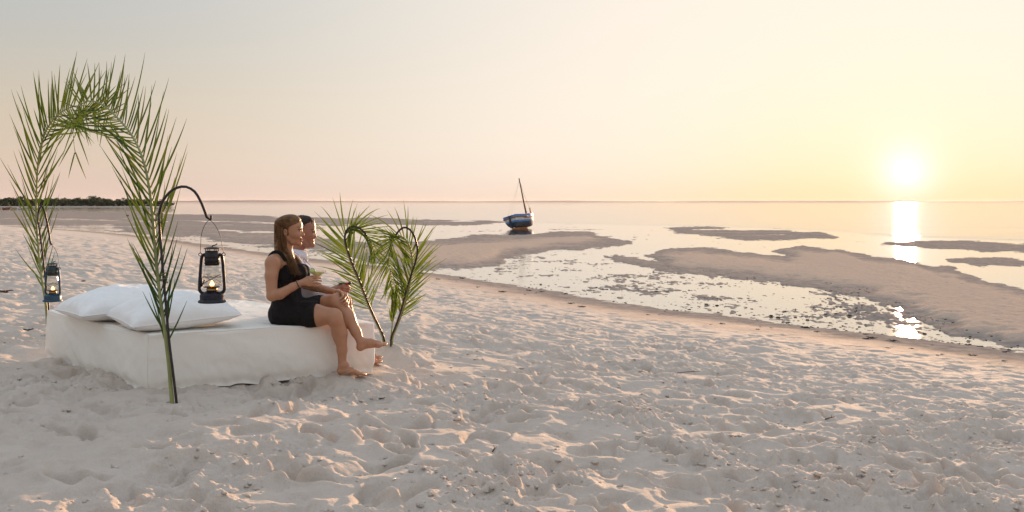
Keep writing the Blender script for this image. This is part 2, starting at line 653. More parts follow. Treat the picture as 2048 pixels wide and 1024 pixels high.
def build_ground():
    x, y = GX, GY
    z, d = ground_base(x, y)
    dry = sstep(1.3, 3.6, d + 0.5 * fbm(x * 0.8, y * 0.8, 2))
    near = 1 - sstep(55, 95, RR)
    seaside = np.clip(d / 15, 0, 1)
    lump = 0.55 + 0.45 * sstep(2, 9, d)
    # wind and feet: soft swells, then sharper crests
    big = 0.040 * fbm(x * 0.75, y * 0.75, 3)
    mid = 0.034 * fbm(x * 2.3 + 0.4 * pnoise(x, y), y * 2.6, 3)
    rid = 0.016 * (0.5 - np.abs(fbm(x * 3.3 + 9, y * 4.0, 4, 0.55)))
    fine = 0.014 * fbm(x * 11, y * 12, 4, 0.62) * (1 - 0.65 * sstep(6, 15, RR))
    rid = rid * (1 - 0.35 * sstep(6, 14, RR))
    churn = sstep(-0.25, 0.35, fbm(x * 0.9 + 3, y * 0.9, 3))
    soft = sstep(-3.4, -1.9, -x) * 0 + sstep(-1.2, -2.0, x) * sstep(6.3, 5.2, y) * sstep(-0.1, 0.3, 0.6 + 0 * x)
    crisp = 1 - 0.65 * np.clip(soft, 0, 1)
    dz = big + mid * (0.45 + 0.55 * churn) + crisp * (rid * (0.25 + 0.95 * churn) + fine * (0.12 + 1.15 * churn))
    # crumbled crust along the prints
    cr = np.maximum(0, pnoise(x * 16, y * 17) - 0.10) * 0.030 * churn * (1 - sstep(9, 22, RR))
    cr += np.maximum(0, pnoise(x * 34 + 5, y * 34) - 0.15) * 0.019 * churn * (1 - sstep(6, 13, RR))
    dz = dz + crisp * cr
    # dense shallow dimples left by feet and wind, with crisp lips
    qx, qy = x + 0.10 * pnoise(x * 1.7, y * 1.7), y + 0.10 * pnoise(x * 1.7 + 8, y * 1.7)
    pit = np.clip(pnoise(qx * 2.3 + 4, qy * 2.9) - 0.04, 0, 0.42) + 0.5 * np.clip(pnoise(qx * 4.4 + 2, qy * 5.2) - 0.10, 0, 0.4)
    dz = dz - 0.085 * pit * (0.35 + 0.65 * crisp)
    # footprints
    wx = 0.045 * pnoise(x * 7, y * 7)
    wy = 0.045 * pnoise(x * 7 + 31, y * 7 + 11)
    st = np.zeros_like(z)
    prints = []
    rg = np.random.default_rng(5)
    for k in range(200):                       # tracks: walkers' lines of steps
        a0 = rg.uniform(-0.62, 0.62)
        r0 = 3.3 + 27 * rg.random() ** 1.5
        hx, hy = r0 * math.sin(a0), r0 * math.cos(a0)
        th = rg.choice([rg.normal(0.55, 0.35), rg.normal(-0.9, 0.5), rg.uniform(0, 6.28)])
        for s in range(rg.integers(5, 14)):
            sx = hx + math.cos(th) * 0.62 * s - math.sin(th) * 0.11 * (-1) ** s
            sy = hy + math.sin(th) * 0.62 * s + math.cos(th) * 0.11 * (-1) ** s
            prints.append((sx + rg.normal(0, .03), sy + rg.normal(0, .03), th + rg.normal(0, 0.15), rg.uniform(.13, .19), rg.uniform(.06, .09), rg.uniform(.028, .062)))
    for k in range(700):                       # scuffs
        a0 = rg.uniform(-0.62, 0.62)
        r0 = 3.2 + 24 * rg.random() ** 1.3
        prints.append((r0 * math.sin(a0), r0 * math.cos(a0), rg.uniform(0, 6.28), rg.uniform(.09, .22), rg.uniform(.06, .12), rg.uniform(.015, .05)))
    for (cx, cy, th, L, W, dep) in prints:
        r0, a0 = math.hypot(cx, cy), math.atan2(cx, cy)
        R = L * 2.0 + 0.1
        if r0 < 1.5:
            continue
        i0, i1 = np.searchsorted(GR, [r0 - R, r0 + R])
        j0, j1 = np.searchsorted(GA, [a0 - R / r0, a0 + R / r0])
        if i1 - i0 < 3 or j1 - j0 < 3:
            continue
        s = (slice(i0, i1), slice(j0, j1))
        ex, ey = x[s] + wx[s] - cx, y[s] + wy[s] - cy
        u = (ex * math.cos(th) + ey * math.sin(th)) / L
        v = (-ex * math.sin(th) + ey * math.cos(th)) / W
        q = np.sqrt(u * u + v * v)
        st[s] += -dep * (1 - sstep(0.50, 1.02, q)) + 0.28 * dep * np.exp(-((q - 1.26) / 0.26) ** 2)
    st = np.clip(st, -0.10, 0.06)
    dz = dz + st * (0.55 + 0.45 * crisp)
    dz = dz * dry * near * lump
    # heaped sand against the daybed, calm where feet and poles stand
    bs = bed_sd(x, y)
    heap = 0.018 * np.exp(-np.clip(bs, 0, None) / 0.16) * (bs > -0.25) * (0.75 + 0.8 * pnoise(x * 3.1, y * 3.1))
    heap = heap + 0.05 * np.exp(-((x + 1.05) ** 2 + (y - 7.75) ** 2) / 0.08)
    dz = np.where(bs < 0.0, dz * 0.3, dz) + heap
    for (cx, cy, rr, lev) in CALM:
        w = np.exp(-((x - cx) ** 2 + (y - cy) ** 2) / (rr * rr))
        dz = dz * (1 - 0.85 * w)
        z = z * (1 - w) + lev * w * 1.0 + 0 * z
    z = z + dz
    # the shoulder of wet sand carries faint wash marks
    z = z + (1 - dry) * near * (0.006 * fbm(x * 1.4, y * 4.0, 3) + 0.004 * fbm(x * 9, y * 9, 2))
    land = RR > 330
    z = np.where(land & (d < 0), ZSEA - 0.6, z)
    ni, nj = x.shape
    v = np.stack([x.ravel(), y.ravel(), z.ravel()], axis=1)
    ii, jj = np.meshgrid(np.arange(ni - 1), np.arange(nj - 1), indexing='ij')
    a = (ii * nj + jj).ravel()
    quads = np.stack([a, a + 1, a + nj + 1, a + nj], axis=1)[:, ::-1]
    i2 = np.arange(ni - 1)
    back = np.stack([i2 * nj + nj - 1, i2 * nj, (i2 + 1) * nj, (i2 + 1) * nj + nj - 1], axis=1)[:, ::-1]
    c = len(v)
    v = np.vstack([v, [[0, 0, float(z[0].mean())]]])
    tri = np.stack([np.arange(nj), np.roll(np.arange(nj), -1), np.full(nj, c)], axis=1)
    me = np_mesh('sand', v, np.vstack([quads, back]), tri)
    wet = np.concatenate([(1 - dry).ravel(), [0.0]]).astype(np.float32)
    lev = np.concatenate([(z - ZSEA).ravel(), [1.0]]).astype(np.float32)
    at1 = me.attributes.new('wet', 'FLOAT', 'POINT')
    at1.data.foreach_set('value', wet)
    at2 = me.attributes.new('level', 'FLOAT', 'POINT')
    at2.data.foreach_set('value', lev)
    return me, z


def mat_sand():
    m, t, out = mat_new('sand')
    geo = t.new('ShaderNodeNewGeometry')
    pos = geo.outputs['Position']
    wet = t.new('ShaderNodeAttribute', attribute_name='wet').outputs['Fac']
    lev = t.new('ShaderNodeAttribute', attribute_name='level').outputs['Fac']
    n1 = t.noise(pos, 1.1, 4.0)
    n2 = t.noise(pos, 9.0, 5.0)
    n3 = t.noise(pos, 140.0, 3.0, 0.7)
    c = t.mix(t.maprange(n1, 0.3, 0.7), DRY_A, DRY_B)
    c = t.mix(t.math('MULTIPLY', t.maprange(n2, 0.35, 0.75), 0.35), c, DRY_C)
    c = t.mix(t.math('MULTIPLY', t.maprange(n3, 0.52, 0.70), 0.36), c, (0.36, 0.28, 0.23))
    # damp band at the foot of the beach and on the bars
    damp = t.mix(t.maprange(n2, 0.3, 0.7), (0.58, 0.445, 0.35), (0.50, 0.38, 0.30))
    mp = t.new('ShaderNodeMapping')
    mp.inputs['Scale'].default_value = (1.0, 1.0, 1.0)
    t.put(mp.inputs[0], pos)
    n4 = t.noise(mp.outputs[0], 3.2, 6.0, 0.65, 0.4)
    soaked = t.mix(t.maprange(n4, 0.35, 0.65), (0.27, 0.225, 0.197), (0.42, 0.345, 0.295))
    low = t.maprange(t.math('ADD', lev, t.math('MULTIPLY', t.math('SUBTRACT', n4, 0.5), 0.05)), 0.024, 0.095, 1.0, 0.0, True)
    dc = t.mix(low, damp, soaked)
    wrack = t.math('MULTIPLY', t.maprange(t.noise(pos, 5.0, 6.0, 0.7), 0.60, 0.68), 0.5)
    dc = t.mix(wrack, dc, (0.15, 0.115, 0.09))
    c = t.mix(wet, c, dc)
    soak = t.math('MULTIPLY', wet, low)
    rough = t.math('SUBTRACT', 0.95, t.math('MULTIPLY', soak, 0.05))
    spec = t.math('MULTIPLY', t.math('SUBTRACT', 1.0, wet), 0.12)
    h = t.math('ADD', t.math('MULTIPLY', n3, 0.5), t.math('ADD', t.math('MULTIPLY', t.noise(pos, 38.0, 5.0, 0.65), 1.0), t.math('MULTIPLY', t.noise(pos, 420.0, 2.0), 0.25)))
    nr = bump(t, h, 0.85, 0.012)
    principled(t, out, c, rough, 0.0, spec, nr)
    return m


def mat_water():
    """a still, thin film over the flat that passes into the rippled open sea"""
    m, t, out = mat_new('sea_water')
    pos = t.new('ShaderNodeNewGeometry').outputs['Position']
    op = t.new('ShaderNodeAttribute', attribute_name='open_water').outputs['Fac']
    mp = t.new('ShaderNodeMapping')
    mp.inputs['Scale'].default_value = (0.35, 1.0, 1.0)
    mp.inputs['Rotation'].default_value = (0, 0, math.radians(12))
    t.put(mp.inputs[0], pos)
    hs = t.math('ADD', t.noise(mp.outputs[0], 0.55, 5.0, 0.55), t.math('MULTIPLY', t.noise(mp.outputs[0], 0.09, 3.0), 2.5))
    mf = t.new('ShaderNodeMapping')
    mf.inputs['Scale'].default_value = (0.5, 1.0, 1.0)
    mf.inputs['Rotation'].default_value = (0, 0, math.radians(20))
    t.put(mf.inputs[0], pos)
    hf = t.math('ADD', t.noise(mf.outputs[0], 2.6, 4.0, 0.6), t.math('MULTIPLY', t.noise(mf.outputs[0], 9.0, 3.0, 0.6), 0.6))
    h = t.math('ADD', t.math('MULTIPLY', t.math('MULTIPLY', hs, 0.066), op), t.math('MULTIPLY', t.math('MULTIPLY', hf, 0.0040), t.math('SUBTRACT', 1.0, op)))
    nr = bump(t, h, 1.0, 1.0)
    fr = t.new('ShaderNodeFresnel')
    fr.inputs[0].default_value = 1.42
    t.put(fr.inputs[1], nr)
    fz = t.math('POWER', fr.outputs[0], t.maprange(op, 0.0, 1.0, 0.55, 1.0))
    gl = t.new('ShaderNodeBsdfGlossy')
    gl.inputs['Roughness'].default_value = 0.025
    gl.inputs[0].default_value = (0.97, 0.97, 0.97, 1)
    t.put(gl.inputs['Normal'], nr)
    un = t.new('ShaderNodeBsdfTransparent')
    t.put(un.inputs[0], t.mix(op, (0.93, 0.91, 0.88), (0.62, 0.68, 0.68)))
    mx = t.new('ShaderNodeMixShader')
    t.l.new(fz, mx.inputs[0])
    t.l.new(un.outputs[0], mx.inputs[1])
    t.l.new(gl.outputs[0], mx.inputs[2])
    t.l.new(mx.outputs[0], out.inputs[0])
    return m


DRY_A = (0.635, 0.548, 0.475)
DRY_B = (0.58, 0.495, 0.425)
DRY_C = (0.48, 0.40, 0.34)
M_SAND = mat_sand()
sand_me, GZ = build_ground()
sand = tag(link('sand', sand_me, M_SAND), kind='structure')


def ground_z(x, y):
    r, a = math.hypot(x, y), math.atan2(x, y)
    i = min(max(int(np.searchsorted(GR, r)), 1), len(GR) - 1)
    j = min(max(int(np.searchsorted(GA, a)), 1), len(GA) - 1)
    fr = (r - GR[i - 1]) / (GR[i] - GR[i - 1])
    fa = (a - GA[j - 1]) / (GA[j] - GA[j - 1])
    z = GZ
    return float((z[i - 1, j - 1] * (1 - fr) + z[i, j - 1] * fr) * (1 - fa) + (z[i - 1, j] * (1 - fr) + z[i, j] * fr) * fa)


def build_water():
    # the film on the flat reaches from the beach to the edge of the sea; the sea goes on to the horizon
    edge_px = [-900, 0, 300, 600, 830, 1000, 1200, 1400, 1640, 1800, 2048, 2900]
    edge_py = [421, 423, 426, 434, 438.5, 443.5, 448.5, 452.5, 461, 472, 482, 520]
    r = np.concatenate([np.geomspace(3.0, 400.0, 150), np.geomspace(430.0, 14500.0, 40)])
    a = np.radians(np.linspace(-88, 88, 177))
    R, A = np.meshgrid(r, a, indexing='ij')
    x, y = R * np.sin(A), R * np.cos(A)
    px = 1024 + FOC * x / np.maximum(y, 0.5)
    py = HORIZ + DROP * FOC / np.maximum(y, 0.5)
    op = sstep(-3.0, 3.0, np.interp(px, edge_px, edge_py) - py)
    ni, nj = R.shape
    v = np.stack([x.ravel(), y.ravel(), np.full(R.size, ZSEA)], axis=1)
    ii, jj = np.meshgrid(np.arange(ni - 1), np.arange(nj - 1), indexing='ij')
    k = (ii * nj + jj).ravel()
    me = np_mesh('sea', v, np.stack([k, k + nj, k + nj + 1, k + 1], axis=1)[:, ::-1])
    at_ = me.attributes.new('open_water', 'FLOAT', 'POINT')
    at_.data.foreach_set('value', op.ravel().astype(np.float32))
    tag(link('sea', me, mat_water(), smooth=False), kind='structure')


build_water()


def build_far_coast():
    # a long low coast across the bay
    rg = np.random.default_rng(8)
    xs = np.linspace(-7500, 9000, 320)
    h = 16 + 5 * fbm(xs / 900, xs * 0, 4) + 10 * np.exp(-((xs + 2600) / 500) ** 2) + 4 * np.exp(-((xs - 2900) / 700) ** 2)
    rows = []
    for k, f in ((0, 0.0), (120, 0.55), (420, 0.92), (900, 1.0), (1500, 0.75), (2400, 0.0)):
        rows.append(np.stack([xs, np.full_like(xs, 9000.0 + k), ZSEA - 0.3 + 0.85 * np.minimum(h, 31.0) * f], axis=1))
    v = np.vstack(rows)
    n = len(xs)
    q = [(j * n + i, j * n + i + 1, (j + 1) * n + i + 1, (j + 1) * n + i) for j in range(5) for i in range(n - 1)]
    m = mat_plain('far_coast', (0.36, 0.27, 0.25), 0.95, spec=0.1, vary=0.05, scale=0.01)
    tag(link('far_coast', np_mesh('far_coast', v, q), m), kind='structure')


build_far_coast()

# headland on the left with its wood
M_WOOD = mat_plain('evergreen_leaves', (0.050, 0.062, 0.030), 0.7, spec=0.2, vary=0.45, scale=0.6)
M_BARK = mat_plain('bark', (0.12, 0.09, 0.07), 0.85, vary=0.2)
M_SCRUB = mat_plain('scrub', (0.045, 0.052, 0.028), 0.8, spec=0.2, vary=0.4, scale=0.4)
M_HEAD = mat_plain('headland_sand', (0.46, 0.38, 0.31), 0.95, spec=0.1, vary=0.1, scale=0.05)
HY = 480.0          # distance of the headland


def head_x(px):
    return (px - 1024.0) * HY / FOC


def build_headland():
    xs = np.linspace(head_x(-420), head_x(352), 90)
    prof = [(-12, -0.6), (0, 0.12), (8, 0.40), (20, 0.6), (50, 0.9), (75, 0.7), (100, -0.8)]
    tip = sstep(head_x(352), head_x(300), xs)
    v = []
    for dy, hz in prof:
        v += [(x * (HY + dy * (0.2 + 0.8 * k)) / HY, HY + dy * (0.2 + 0.8 * k), ZSEA + hz * (0.15 + 0.85 * k)) for x, k in zip(xs, tip)]
    n = len(xs)
    q = [(j * n + i, j * n + i + 1, (j + 1) * n + i + 1, (j + 1) * n + i) for j in range(len(prof) - 1) for i in range(n - 1)]
    tag(link('headland', np_mesh('headland', v, q), M_HEAD), kind='structure')


build_headland()


def leaf_cloud(mb, c, rx, ry, rz, n, size, rg):
    for _ in range(n):
        d = rg.normal(size=3)
        d /= np.linalg.norm(d)
        rr = rg.random() ** 0.35
        p = np.array(c) + d * rr * np.array([rx, ry, rz])
        u = rg.normal(size=3)
        u /= np.linalg.norm(u)
        w = np.cross(u, d + 0.3 * rg.normal(size=3))
        w /= np.linalg.norm(w) + 1e-9
        s = size * (0.6 + 0.8 * rg.random())
        mb.add([p - u * s - w * s * .5, p + u * s - w * s * .4, p + u * s * .8 + w * s * .6, p - u * s * .7 + w * s * .5], [(0, 1, 2, 3)])


def build_trees():
    rg = np.random.default_rng(21)
    protos = []
    for k in range(5):
        root = empty('broadleaf_tree')
        tag(root, 'round dark evergreen tree in the wood on the far headland', 'tree', 'trees in the wood on the far headland')
        cr = MB()
        for b in range(7):
            leaf_cloud(cr, (rg.normal(0, 1.5), rg.normal(0, 1.2), 3.4 + rg.normal(0, 0.8)), 1.9, 1.7, 1.35, 46, 0.42, rg)
        cr.build('crown', M_WOOD, root, False)
        tr = MB()
        tr.tube([(0, 0, -0.6), (0.15, 0, 1.6), (0.1, 0.1, 3.2)], [0.28, 0.2, 0.12], 6)
        tr.tube([(0.12, 0, 1.5), (1.0, 0.2, 3.1)], [0.13, 0.06], 5)
        tr.tube([(0.12, 0, 1.7), (-0.9, -0.2, 3.2)], [0.13, 0.06], 5)
        tr.build('trunk', M_BARK, root)
        protos.append(root)
    k = 0
    prof_px = [-400, 0, 60, 150, 187, 215, 270, 320, 345, 352]
    prof_y = [397, 397.5, 398.5, 399.5, 396.5, 400.5, 399.5, 402, 405.5, 409]
    for px in np.arange(-390, 346, 7.5):
        for row in range(2):
            x = px + rg.normal(0, 2.5)
            top = np.interp(x, prof_px, prof_y) + rg.normal(0, 0.7) + (0.8 if row == 0 else 0)
            yy = HY + 16 + row * 26 + rg.normal(0, 3)
            if x > 318:
                yy = HY + 20 + rg.normal(0, 2)
            X = (x - 1024) * yy / FOC
            base = ZSEA + 0.45
            ht = HC - (top - HORIZ) * yy / FOC - base
            s = max(ht / 5.3, 0.22)
            if k < 5:
                o = protos[k]
                kids = []
            else:
                src = protos[int(rg.integers(5))]
                o = src.copy()
                COL.objects.link(o)
                for ch in src.children:
                    c = ch.copy()
                    COL.objects.link(c)
                    c.parent = o
            o.location = (X, yy, base)
            o.scale = (s * rg.uniform(.9, 1.35), s * rg.uniform(.9, 1.2), s)
            o.rotation_euler = (0, 0, rg.uniform(0, 6.28))
            for ch in o.children:
                ch.matrix_parent_inverse = Matrix.Identity(4)
            k += 1
    # scrub that fills the foot of the wood
    sb = MB()
    for px in np.arange(-400, 340, 2.2):
        h = 1.0 if px < 290 else 0.5
        yy = HY + 9 + rg.random() * 8
        leaf_cloud(sb, ((px - 1024) * yy / FOC, yy, ZSEA + 0.5 * h + 0.8 * h), 1.1, 1.0, 1.1 * h, 14, 0.45 * (0.6 + 0.4 * h), rg)
    tag(sb.build('undergrowth', M_SCRUB, None, False), kind='stuff')
    # palms that stand clear of the wood
    root = empty('palm_tree')
    tag(root, 'small feathery palm rising over the wood on the far headland', 'palm tree', 'palms over the headland wood')
    tr = MB()
    tr.tube([(0, 0, -0.5), (0.15, 0, 2.5), (0.1, 0, 5.6)], [0.22, 0.17, 0.13], 6)
    tr.build('trunk', M_BARK, root)
    cr = MB()
    for b in range(15):
        a = b * 2.4
        lift = 0.9 - 1.5 * (b / 15)
        pts = [Vector((0.1, 0, 5.6))]
        for s in range(1, 6):
            q = s / 5
            pts.append(Vector((0.1 + math.cos(a) * 1.9 * q, math.sin(a) * 1.9 * q, 5.6 + 1.5 * q * lift - 1.1 * q * q)))
        for p0, p1 in zip(pts[:-1], pts[1:]):
            sd = Vector((-math.sin(a), math.cos(a), 0)) * 0.42
            dn = Vector((0, 0, -0.3))
            cr.add([p0, p1, p1 + sd + dn, p0 + sd + dn], [(0, 1, 2, 3)])
            cr.add([p0, p1, p1 - sd + dn, p0 - sd + dn], [(0, 1, 2, 3)])
    cr.build('crown', M_WOOD, root, False)
    spots = [(12, 394.5), (44, 391.5), (34, 396), (136, 397), (152, 397.5), (214, 398), (238, 397.5), (262, 399), (-60, 394), (-120, 392), (-190, 395)]
    for i, (px, top) in enumerate(spots):
        if i == 0:
            o = root
        else:
            o = root.copy()
            COL.objects.link(o)
            for ch in root.children:
                c = ch.copy()
                COL.objects.link(c)
                c.parent = o
        yy = HY + 22
        base = ZSEA + 0.45
        s = (HC - (top - HORIZ) * yy / FOC - base) / 6.2
        o.location = ((px - 1024) * yy / FOC, yy, base)
        o.scale = (s, s, s)
        o.rotation_euler = (0, 0, i * 1.3)
        for ch in o.children:
            ch.matrix_parent_inverse = Matrix.Identity(4)


build_trees()


def build_haze():
    # evening air over the bay: one even box round the ground and all that stands on it
    mb = MB()
    mb.box((0, 0, 14.0), (44000, 44000, 34.0))
    m, t, out = mat_new('haze')
    v = t.new('ShaderNodeVolumePrincipled')
    v.inputs['Color'].default_value = (0.95, 0.90, 0.87, 1)
    v.inputs['Density'].default_value = HAZE
    v.inputs['Anisotropy'].default_value = 0.2
    t.l.new(v.outputs[0], out.inputs['Volume'])
    o = mb.build('haze', m, None, False)
    tag(o, kind='stuff')


HAZE = 2.2e-5
if HAZE > 0:
    build_haze()

# ================================================================== THE OBJECTS
def mat_cloth(name, color, wr=0.5, wscale=5.0, weave=True):
    m, t, out = mat_new(name)
    tc = t.new('ShaderNodeTexCoord').outputs['Object']
    mp = t.new('ShaderNodeMapping')
    mp.inputs['Rotation'].default_value = (0.3, 0.5, 0.9)
    mp.inputs['Scale'].default_value = (1.0, 1.6, 0.9)
    t.put(mp.inputs[0], tc)
    n = t.noise(mp.outputs[0], wscale, 5.0, 0.55, 1.6)
    rd = t.math('ABSOLUTE', t.math('SUBTRACT', n, 0.5))            # sharp creases
    n2 = t.noise(tc, wscale * 4.5, 4.0, 0.6, 0.8)
    h = t.math('ADD', t.math('MULTIPLY', rd, -2.2), t.math('MULTIPLY', n2, 0.25))
    nr = bump(t, h, wr, 0.02)
    c = t.mix(t.maprange(t.noise(tc, 2.0, 4.0), 0.3, 0.7), color, tuple(x * 0.975 for x in color))
    principled(t, out, c, 0.9, 0.0, 0.15, nr)
    return m


M_SHEET = mat_cloth('sheet', (0.80, 0.765, 0.71), 0.14, 7.0)
M_PILLOW = mat_cloth('pillow_cotton', (0.84, 0.83, 0.82), 0.25, 4.0)
BED_TOP = 0.385


def build_bed():
    root = empty('daybed', (-2.513, 6.91, 0))
    tag(root, 'low mattress draped in a creased off-white sheet on the sand', 'daybed')
    C = BED[:, :].copy()
    # each side finely divided, corners rounded
    per = []
    side_id = []
    NE = 150
    for i in range(4):
        a, b = C[i], C[(i + 1) % 4]
        for k in range(NE):
            per.append(a + (b - a) * (k / NE))
            side_id.append(i + k / NE)
    per = np.array(per)
    side_id = np.array(side_id)
    for _ in range(3):
        per = 0.5 * per + 0.25 * (np.roll(per, 1, 0) + np.roll(per, -1, 0))
    tan = np.roll(per, -1, 0) - np.roll(per, 1, 0)
    tan /= np.linalg.norm(tan, axis=1)[:, None]
    nrm = np.stack([tan[:, 1], -tan[:, 0]], axis=1)
    s = np.arange(len(per)) * 0.0125
    cen = C.mean(axis=0)
    rings = []
    n = len(per)

    def topz(p):
        x, y = p[:, 0], p[:, 1]
        z = BED_TOP + 0.005 * fbm(x * 2.2, y * 2.2, 3)
        z -= 0.030 * np.exp(-((x + 1.66) ** 2 + (y - 7.70) ** 2) / 0.06)
        z -= 0.030 * np.exp(-((x + 1.70) ** 2 + (y - 8.15) ** 2) / 0.06)
        z += 0.006 * (0.5 - np.abs(fbm(x * 6 + 1.5 * pnoise(x * 2, y * 2), y * 5, 3)))
        z -= 0.020 * sstep(-1.45, -1.05, x)
        return z
    NV = 30
    for j in range(NV):
        v = j / (NV - 1)                           # 0 at the hem, 1 under the rounded top edge
        fold = 0.007 * fbm(s * 1.7 + 0.6 * v, np.full_like(s, 3.0 + v * 1.2), 3) + 0.022 * (1 - v) ** 2.2 * fbm(s * 4.2 + v, np.full_like(s, 9.0 + v * 0.8), 3)
        cr = 0.0045 * (0.35 - np.abs(pnoise(s * 3.2 + v * 2.2, v * 1.1 - s * 1.1))) + 0.004 * (0.35 - np.abs(pnoise(s * 6.1 - v * 2.8 + 7, v * 1.4 + s * 0.7))) * (1.2 - v)
        tuck = 0.016 * np.exp(-((v - 0.05) / 0.10) ** 2)
        bulge = 0.008 * math.sin(math.pi * min(1.0, v * 1.05))
        off = fold + cr - tuck + bulge + 0.012
        p = per + nrm * off[:, None]
        hem = -0.02 + 0.022 * fbm(s * 2.6, s * 0 + 5, 3)
        # the cloth is hitched up where it is tucked round the right-hand end
        hit = np.exp(-((side_id - 1.0) / 0.10) ** 2) * 0.0
        z = (hem + hit) * (1 - v) + (topz(p) - 0.022) * v
        rings.append(np.column_stack([p, z]))
    for k in range(1, 6):
        a = k / 5 * math.pi / 2
        p = per + nrm * (0.012 - 0.022 * (1 - math.cos(a)))
        z = topz(p) - 0.022 + 0.022 * math.sin(a)
        rings.append(np.column_stack([p, z]))
    inner = rings[-1][:, :2]
    for k in range(1, 40):
        f = 1 - k / 40
        p = cen + (inner - cen) * f
        rings.append(np.column_stack([p, topz(p)]))
    R = len(rings)
    v = np.vstack(rings + [np.array([[cen[0], cen[1], topz(cen[None])[0]]])])
    q = []
    for j in range(R - 1):
        i = np.arange(n)
        i2 = (i + 1) % n
        q.append(np.stack([j * n + i, j * n + i2, (j + 1) * n + i2, (j + 1) * n + i], axis=1))
    i = np.arange(n)
    tri = np.stack([(R - 1) * n + i, (R - 1) * n + (i + 1) % n, np.full(n, R * n)], axis=1)
    link('sheet', np_mesh('sheet', v, np.vstack(q), tri), M_SHEET, root)
    # sewn seam that runs along the top edge and down the near corner
    seam = MB()
    ring = rings[NV + 1]
    pts = [(p[0], p[1], p[2] + 0.002) for p in np.vstack([ring[::6], ring[:1]])]
    seam.tube(pts, 0.0035, 5, False)
    cr = [rings[j][0] + np.append(nrm[0] * 0.001, 0) for j in range(0, NV + 2, 2)]
    seam.tube(cr, 0.0035, 5, False)
    seam.build('seam', M_SHEET, root)
    return topz


bed_top = build_bed()


def build_pillow(label, cx, cy, half, th, ang, seed, zb, tilt=(0, 0)):
    N = 56
    u = np.linspace(-1, 1, N)
    # denser towards the edges
    u = np.sign(u) * (1 - (1 - np.abs(u)) ** 1.25)
    U, V = np.meshgrid(u, u, indexing='ij')
    pin = 0.055
    X = U * (1 - pin * (1 - V * V) * np.abs(U) ** 2)
    Y = V * (1 - pin * (1 - U * U) * np.abs(V) ** 2)
    e = np.clip((1 - U ** 2) * (1 - V ** 2), 0, 1)
    T = th * e ** 0.41
    # creases that run in from the corners and the seams
    rad = np.sqrt(U ** 2 + V ** 2)
    phi = np.arctan2(V, U)
    wr = 0.030 * pnoise(phi * 4.5 + seed, rad * 1.6 + seed) * sstep(0.35, 1.0, np.maximum(abs(U), abs(V))) * e ** 0.25
    wr += 0.020 * fbm(U * 1.6 + seed, V * 1.6, 3) * e ** 0.4
    wr += 0.010 * (0.5 - np.abs(fbm(U * 3 + seed * 2, V * 3.4, 3))) * e ** 0.3
    top = T + wr
    bot = -0.55 * T + 0.4 * wr
    ca, sa = math.cos(ang), math.sin(ang)
    verts, quads = [], []
    for Z in (top, bot):
        x = X * half
        y = Y * half
        z = Z + tilt[0] * x + tilt[1] * y
        verts.append(np.stack([cx + x * ca - y * sa, cy + x * sa + y * ca, zb + 0.55 * th + z], axis=-1).reshape(-1, 3))
    v = np.vstack(verts)
    # settle on the sheet
    zf = bed_top(v[:, :2])
    v[:, 2] = np.maximum(v[:, 2], zf + 0.004)
    ii, jj = np.meshgrid(np.arange(N - 1), np.arange(N - 1), indexing='ij')
    a = (ii * N + jj).ravel()
    q = np.stack([a, a + N, a + N + 1, a + 1], axis=1)
    q2 = np.stack([a, a + 1, a + N + 1, a + N], axis=1) + N * N
    root = empty('pillow', (cx, cy, zb))
    tag(root, label, 'pillow', 'pillows on the daybed')
    link('cover', np_mesh('pillow_cover', v, np.vstack([q, q2])), M_PILLOW, root)
    b = [(i, 0) for i in range(N)] + [(N - 1, j) for j in range(1, N)] + [(i, N - 1) for i in range(N - 2, -1, -1)] + [(0, j) for j in range(N - 2, -1, -1)]
    sm = MB()
    sm.tube([v[i * N + j] for i, j in b], 0.004, 5, False)
    sm.build('seam', M_PILLOW, root)


DIRF = np.array([0.856, 0.517])      # along the front of the bed
DIRH = np.array([-0.678, 0.735])     # along the head of the bed
_a = math.atan2(DIRF[1], DIRF[0])
_n = BED[0]
p1_ = _n + DIRF * 0.34 + DIRH * 0.42
p2_ = _n + DIRF * 0.27 + DIRH * 1.20
build_pillow('plump white square pillow at the near corner of the bed behind the lantern', p1_[0], p1_[1], 0.385, 0.165, _a + 0.06, 3.1, BED_TOP - 0.01, (0.05, 0.02))
build_pillow('white square pillow lying half behind the other at the far end of the bed head', p2_[0], p2_[1], 0.41, 0.165, _a + 0.12, 7.7, BED_TOP - 0.01, (0.04, -0.02))

# ------------------------------------------------------------------ palm fronds
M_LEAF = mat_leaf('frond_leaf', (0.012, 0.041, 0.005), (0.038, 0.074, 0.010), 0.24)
M_LEAF2 = mat_leaf('frond_leaf_pale', (0.035, 0.078, 0.008), (0.090, 0.128, 0.018), 0.32)  # lighter, yellower leaf green for the heart fronds
M_RACHIS = mat_plain('frond_stalk', (0.20, 0.21, 0.065), 0.5, vary=0.3, scale=5.0)
M_IRON = mat_plain('black_iron', (0.022, 0.014, 0.014), 0.45, metal=0.3, vary=0.4, scale=20.0, bumpy=0.2)
M_TIE = mat_plain('palm_strip_tie', (0.10, 0.11, 0.03), 0.7)


